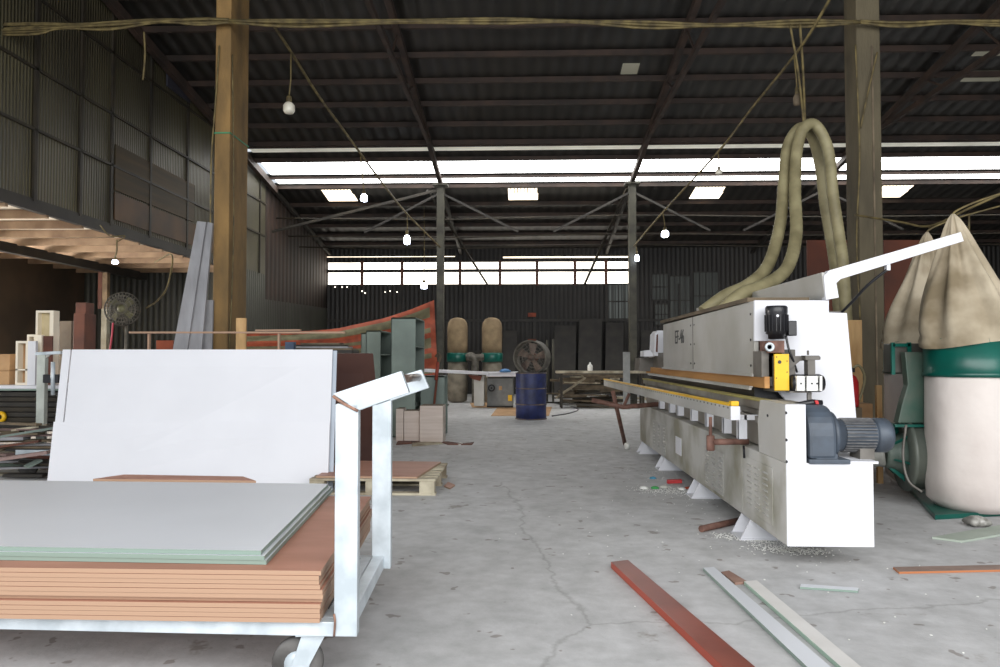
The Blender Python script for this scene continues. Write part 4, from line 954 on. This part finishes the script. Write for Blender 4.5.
obj('base', MB().lathe([(.01,0),(.2,0),(.2,.02),(.05,.05),(.01,.05)],(fc_.x,10.1,0),seg=24), mFan, ft)
string('red_strap', [(113,323,9.8),(112,335,9.75),(109,360,9.7),(108,400,9.7),(107,447,9.7)], .012, 'thin red strap hanging below the cage fan', 'strap', M('red_pink',(190,60,80)))
t = thing('timber_post',(P(104,0,Y=15).x,15,0),'slender post holding up the low side bay roof at left','post')
xp=P(105,0,Y=15).x
obj('shaft', MB().box(xp-.05,xp+.05,14.95,15.05,0,2.9), M('post_wood',(150,128,98),(110,90,66)), t)
obj('lit_section', MB().box(xp-.055,xp+.055,14.94,15.06,0,P(0,308,Y=15).z), M('lit_post_cream',(172,168,150),(140,132,112)), t)  # light falling on the lower post, put into a paler colour
obj('side_board', MB().box(xp-.14,xp-.06,14.95,15.05,P(0,308,Y=15).z,P(0,270,Y=15).z), mBrownWood, t)
# slat pile carried by a low rack behind the white boards
zr = P(320,350,Y=9.6).z
a_ = P(290,350,Y=9.6).x; b_ = P(352,350,Y=9.6).x
rk_ = thing('slat_rack',((a_+b_)/2,9.8,0),'dark rack carrying dusty grey slats behind the right end of the white boards','rack')
for x in (a_+.05,b_-.1):
    for yy in (9.62,9.95): obj('leg', MB().box(x,x+.05,yy,yy+.05,0,zr-.05), mDark, rk_)
obj('top', MB().box(a_,b_,9.6,10.0,zr-.05,zr), mDark, rk_)
zz = zr
for i in range(4):
    tag(obj('thin_grey_lath', MB().box(a_+.02*i+(.05 if i%2 else 0),b_-.06*i,9.62+.02*i,9.9,zz+.001,zz+.022), [mOldWood,mGreyWood,mGirt,mOldWood][i]),'dusty grey slat, %s in the small pile behind the white boards'%['lowest','second from the bottom','third from the bottom','topmost'][i],'slat','grey slats on the dark rack'); zz += .024
q_ = P(292,0,Y=9.3).x
tag(obj('blue_carton', MB().box(q_-.09,q_+.02,9.3,9.4,0,P(290,342,Y=9.3).z), M('blue_grey_card',(84,104,132),(64,80,104)),None,.004),'small blue grey carton edge between the timber rail post and the slat pile','box')
# ------------------------------------------------------------ left edge: bench, cabinets, scrap
BY=8.0; bz=P(0,385.5,Y=BY).z
t = thing('work_bench',(-4.9,8.4,0),'bench with a bright white top edge at the left edge of the hall','bench')
obj('top', MB().box(-7.0,P(64,0,Y=BY).x,BY,BY+.9,bz-.035,bz), mWhite, t,.003)
obj('trim_strip', MB().box(-7.0,P(64,0,Y=BY).x,BY-.008,BY,bz-.055,bz-.035), mGreenB, t)
obj('leg', MB().box(-6.9,-6.8,BY+.05,BY+.15,0,bz-.035), mDark, t); obj('leg', MB().box(-4.2-.6,-4.1-.6,BY+.7,BY+.8,0,bz-.035), mDark, t); obj('leg', MB().box(-6.9,-6.8,BY+.7,BY+.8,0,bz-.035), mDark, t)
def opencab(px0,px1,pyt,pyb,Y,dep,mat,inner,label,pxs=None,name='open_cabinet'):
    p=P(px0,pyb,Y=Y); q=P(px1,pyt,Y=Y); th=.025; zb=bz if pyb is None else p.z
    x0,x1,z0_,z1_=p.x,q.x,bz+.001,q.z
    t=thing(name,((x0+x1)/2,Y,z0_),label,'cabinet','white cabinet carcasses on the bench')
    obj('carcass', MB().box(x0,x0+th,Y,Y+dep,z0_,z1_).box(x1-th,x1,Y,Y+dep,z0_,z1_).box(x0+th,x1-th,Y,Y+dep,z1_-th,z1_).box(x0+th,x1-th,Y,Y+dep,z0_,z0_+th), mat, t)
    obj('back_panel', MB().box(x0+th,x1-th,Y+dep-.01,Y+dep,z0_,z1_), inner, t)
    return t,x0,x1,z1_
c,x0,x1,z1_=opencab(34.5,52,310.5,385,8.45,.08,mCream,M('cream_inner',(200,186,150),(180,164,126)),'tallest cream open cabinet standing on the bench')
obj('side_panel', MB().box(x1,x1+.02,8.45,8.56,bz+.001,z1_), mCream, c)
c,x0,x1,z1_=opencab(26,36,334.5,385,8.3,.12,mCream,mBrownWood,'narrow cream frame between the two white cabinets on the bench')
c,x0,x1,z1_=opencab(15,28,341,385,8.1,.1,mCream,mCard,'shortest white open cabinet with one low shelf on the bench')
obj('shelf', MB().box(x0,x1,8.1,8.19,P(0,370.5,Y=8.1).z,P(0,369,Y=8.1).z), mCream, c)
obj('side_panel', MB().box(x1,P(35.5,0,Y=8.1).x,8.1,8.14,bz+.001,z1_), mWhite, c)
tag(obj('brown_door', MB().box(P(43,0,Y=8.2).x,P(52,0,Y=8.2).x,8.2,8.22,bz+.001,P(0,336,Y=8.2).z), mBrownWood),'reddish brown board in front of the tallest cream cabinet','board')
tag(obj('pale_sleeve', MB().box(P(36,0,Y=8.25).x,P(43,0,Y=8.25).x,8.22,8.27,bz+.001,P(0,335,Y=8.25).z), mCream),'small pale panel hung beside the reddish board on the bench','board')
def sbox(a,b,c,Y,d,m,lab,nm='storage_box'):
    tag(obj(nm, MB().box(P(a,0,Y=Y).x,P(b,0,Y=Y).x,Y,Y+d,0,P(0,c,Y=Y).z), m, None,.004),lab,'box')
sbox(59,71,321,10.5,.06,M('taupe_board',(120,108,92),(100,90,76)),'taupe open box behind the white cabinets')
sbox(73,84,313.5,10.2,.28,mBrownWood,'tall reddish brown cabinet side left of the slender post')
p=P(75.5,313.3,Y=10.3); q=P(86,302.5,Y=10.3)
tag(obj('small_crate', MB().box(p.x,q.x,10.3,10.5,P(0,313.3,Y=10.2).z+.001,q.z), mBrownWood,None,.003),'small brown crate on top of the tall reddish cabinet','crate')
tag(obj('cardboard_box', MB().box(P(-20,0,Y=8.2).x,P(9.5,0,Y=8.2).x,8.2,8.5,bz+.001,P(0,371,Y=8.2).z), mCard,None,.005),'lower cardboard box on the bench at the left edge','box')
tag(obj('cardboard_box', MB().box(P(-20,0,Y=8.2).x,P(8.5,0,Y=8.2).x,8.22,8.5,P(0,371,Y=8.2).z+.001,P(0,354,Y=8.2).z), mCard,None,.005),'upper cardboard box stacked on the bench at the left edge','box')
# white post of another trolley
t = thing('second_trolley',(P(44,0,Y=7.7).x,7.7,0),'white post and arm of another trolley beside the bench cabinets','trolley')
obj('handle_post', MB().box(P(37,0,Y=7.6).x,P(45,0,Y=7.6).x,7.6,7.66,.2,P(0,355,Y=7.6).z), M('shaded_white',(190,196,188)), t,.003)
obj('handle_arm', MB().bar(P(37,353.8,Y=7.63),P(62,352.5,Y=7.63),.05,.03), mGalv, t)
obj('gusset', MB().prism([P(37,355,Y=7.62),P(50,355,Y=7.62),P(37,366,Y=7.62)],(0,.02,0)), mGrayPaint, t)
obj('deck', MB().box(P(37,0,Y=7.6).x,P(37,0,Y=7.6).x+1.4,7.3,7.9,.2,.26), mGalv, t)
for dx in (.1,1.25):
    for yy in (7.35,7.8): obj('wheel', MB().lathe([(.02,-.02),(.1,-.02),(.1,.02),(.02,.02)],(P(37,0,Y=7.6).x+dx,yy,.1),(0,1,0),20), mRubber, t)
tag(obj('black_clamp', MB().box(P(43,0,Y=7.5).x,P(58,0,Y=7.5).x,7.5,7.59,P(0,383,Y=7.5).z,P(0,374.5,Y=7.5).z), mBlack,None,.006),'black block clamped on the white post beside the bench','clamp')
tag(obj('short_tube', MB().tube([P(53,362,Y=7.5),P(53,395,Y=7.5)],.02,10), mGalv),'thin grey tube upright beside the black clamp','tube')
# sheets stored below the bench
for i in range(7):
    z=.42+i*.055
    tag(obj('stored_sheet', MB().box(-6.9,-4.95+.05*math.sin(i*2),8.02,8.8,z,z+.045), [mDark,mGirt][i%2]),
        'dark dusty sheet stored flat under the white topped bench','sheet','sheets stored under the bench')
tag(obj('storage_rack', MB().box(-6.95,-4.9,8.03,8.85,.0,.06).box(-6.95,-6.85,8.03,8.8,.06,.415).box(-5.1,-5.0,8.03,8.8,.06,.415).box(-6.95,-4.9,8.03,8.8,.37,.415), mDark),'low dark rack carrying the dusty sheets under the bench','rack')
random.seed(11)
sc = [mOldWood,mGirt,mDark,mBrownWood,mGreyWood,mGirt,mDark,M('dusty_green_board',(96,112,98),(70,82,72)),M('dusty_mauve',(120,98,94),(84,68,64)),mOldWood,mPallet]
def strip(i, px0,py0,px1,py1,Y,w,h,m,lab):
    return tag(obj('board_strip', MB().bar(P(px0,py0,Y=Y),P(px1,py1,Y=Y+.1),w,h), m),lab,'offcut')
strip(0,-20,440,60,427,7.05,.07,.02,mGreenCab,'long white strip on top of the scrap heap at the left edge')
strip(0,13,430,48,425,7.5,.12,.02,mPallet,'pale offcut just above the long white strip in the scrap heap')
strip(0,26,424.5,44,423,7.6,.1,.02,mPallet,'short pale block at the top of the scrap heap at left')
strip(0,-10,448,40,441,7.2,.08,.02,mBrownWood,'thin brown strip under the long white strip at left')
strip(0,-20,462,50,452,7.0,.14,.03,M('mauve_board',(150,126,120),(120,98,94)),'wide mauve brown board across the middle of the scrap heap')
strip(0,26,467,40,460,7.0,.1,.02,mGreenCab,'short grey green offcut near the bottom of the scrap heap at left')
HG = {}
for i in range(120):
    px=random.uniform(-25,62); Y=random.uniform(7.08,7.6); h=.04+random.random()*(.48*(Y-6.85)/1.0)
    p=P(px,0,Y=Y); L_=random.uniform(.3,.9); a=random.uniform(-.35,.35); d=V((math.cos(a),math.sin(a),0))*L_/2; tz=random.uniform(-.03,.06)
    if p.x+abs(d.x) > -4.15: d*=.4
    hh=random.uniform(.015,.035); z=settle(HG,p.x,Y,d,hh,.12+.75*(Y-7.05))
    if z is None: continue
    m=MB().bar((p.x-d.x,Y-d.y,z),(p.x+d.x,Y+d.y,z),random.uniform(.05,.16),hh-.002)
    tag(obj('scrap_strip', m, random.choice(sc)),'dusty board strip jumbled in the scrap heap at the left edge','offcut','board strips in the scrap heap by the bench')
tag(obj('yellow_tape', MB().lathe([(.03,-.02),(.06,-.02),(.06,.02),(.03,.02),(.03,-.02)],P(1,417,Y=8.0),(0.2,1,0),20,cap=False), mYellow),'yellow tape roll at the left edge above the scrap heap','tape')
# ------------------------------------------------------------ floor pieces in the foreground right
def bar_floor(name, pts, h, mat, label, cat='batten'):
    return tag(obj(name, MB().prism([P(a,b,Z=.001) for a,b in pts],(0,0,h)), mat, None, .001), label, cat)
bar_floor('red_brown_batten',[(611,568),(628,566),(755,676),(735,688)],.035,mRedBar,'long red brown lacquered batten lying on the floor')
bar_floor('pale_strip',[(703,571),(714,570),(836,676),(818,682)],.018,mGreenB,'long pale grey strip on the floor right of the red brown batten')
bar_floor('pale_strip',[(744,585),(757,584),(866,676),(850,680)],.02,M('pale_strip_face',(212,210,207),(202,200,196),edge=(160,184,168)),'second pale strip on the floor, rightmost of the long parallel pair')
bar_floor('dark_strip',[(721,574),(729,572.5),(748,584),(735,585)],.012,M('worn_brown',(150,120,106),(130,100,88)),'short worn brown piece at the head of the pale floor strips','offcut')
bar_floor('pale_offcut',[(800,589),(801,586),(859,590),(858,593)],.012,mGreenB,'small pale green offcut alone on the floor','offcut')
bar_floor('orange_strip',[(899,574),(893,569),(1040,566),(1040,571)],.012,M('orange_edge',(150,128,118),(130,110,100),edge=(176,112,72)),'orange edged strip on the floor at the right edge','offcut')
bar_floor('green_strip',[(932,539),(962,543),(1020,533),(1010,525)],.014,M('pale_green',(170,180,168),(158,168,156)),'pale green board strip on the floor before the white bag','offcut')
for i,(a,b,s,m_,lab) in enumerate(((674,484,.03,mRed,'red packet in the litter beside the machine'),(655,489,.028,M('green_plastic',(70,170,90)),'green plastic scrap in the litter beside the machine'),(653,479,.026,M('blue_plastic',(80,150,180)),'light blue scrap in the litter beside the machine'),(682,490,.026,mPlasticW,'white cup lying in the litter beside the machine'),(688,489,.024,mTarpO,'orange scrap in the litter beside the machine'),(644,489,.03,mPlasticW,'white crumpled paper in the litter left of the green scrap'),(664,488,.03,M('pale_cloth',(200,200,190)),'pale rag in the litter under the red packet'))):
    c=P(a,b,Z=0)
    if m_ is mRed:
        o=obj('packet', MB().pb(c+V((-.06,0,.001)),(.13,-.03,.01),(0,.05,0),(0,0,.035)), m_, None,.004); tag(o,lab,'litter')
    else: tag(obj('litter_scrap', MB().lathe([(s*.3,0),(s*1.3,.005),(s*1.1,s*.6),(s*.3,s*.9)],c,seg=14,fold=.4,nf=5), m_),lab,'litter')
ds=MB(); random.seed(5)
def crumbs(pa,pb,n,spread,ymax=None):
    for i in range(n):
        t=random.random(); a=P(pa[0]+(pb[0]-pa[0])*t,pa[1]+(pb[1]-pa[1])*t,Z=0)
        x=a.x+random.gauss(0,spread); y=a.y+random.gauss(0,spread); s=random.uniform(.003,.007)
        ds.pb((x,y,.0005),(s,s*random.uniform(-.5,.5),0),(s*random.uniform(-.5,.5),s,0),(0,0,.003))
crumbs((760,548),(820,552),500,.05); crumbs((715,535),(780,543),350,.05); crumbs((640,490),(690,492),260,.08); crumbs((650,470),(700,505),120,.1); crumbs((885,470),(930,500),120,.12); crumbs((400,445),(560,440),60,.6); crumbs((620,430),(880,640),120,.8)
tag(obj('wood_shavings', ds, mPlasticW),'scattered white shavings and chips on the floor around the machine','shavings',kind='stuff')
# ------------------------------------------------------------ light
def area(name, loc, rot, sx, sy, power, col):
    d=bpy.data.lights.new(name,'AREA'); d.shape='RECTANGLE'; d.size=sx; d.size_y=sy; d.energy=power; d.color=col
    o=bpy.data.objects.new(name,d); o.location=loc; o.rotation_euler=rot; C.objects.link(o); return o
area('daylight_from_entrance',(1.5,-2.4,4.0),(math.radians(76),0,math.radians(0)),13,5.5,1080,(1,.985,.97))
area('side_bay_daylight',(-13.0,10.2,1.2),(math.radians(115),0,math.radians(-75)),4,1.8,900,(1,.94,.87))
area('side_bay_ground_bounce',(-12.3,12.4,.3),(math.radians(180),0,0),3,4.5,900,(1,.94,.88))
w=bpy.data.worlds.new('world'); bpy.context.scene.world=w; w.use_nodes=True
bg=w.node_tree.nodes['Background']; bg.inputs[0].default_value=(.85,.92,1,1); bg.inputs[1].default_value=.9
vs_=bpy.context.scene.view_settings; vs_.view_transform='Standard'; vs_.look='None'; vs_.exposure=0
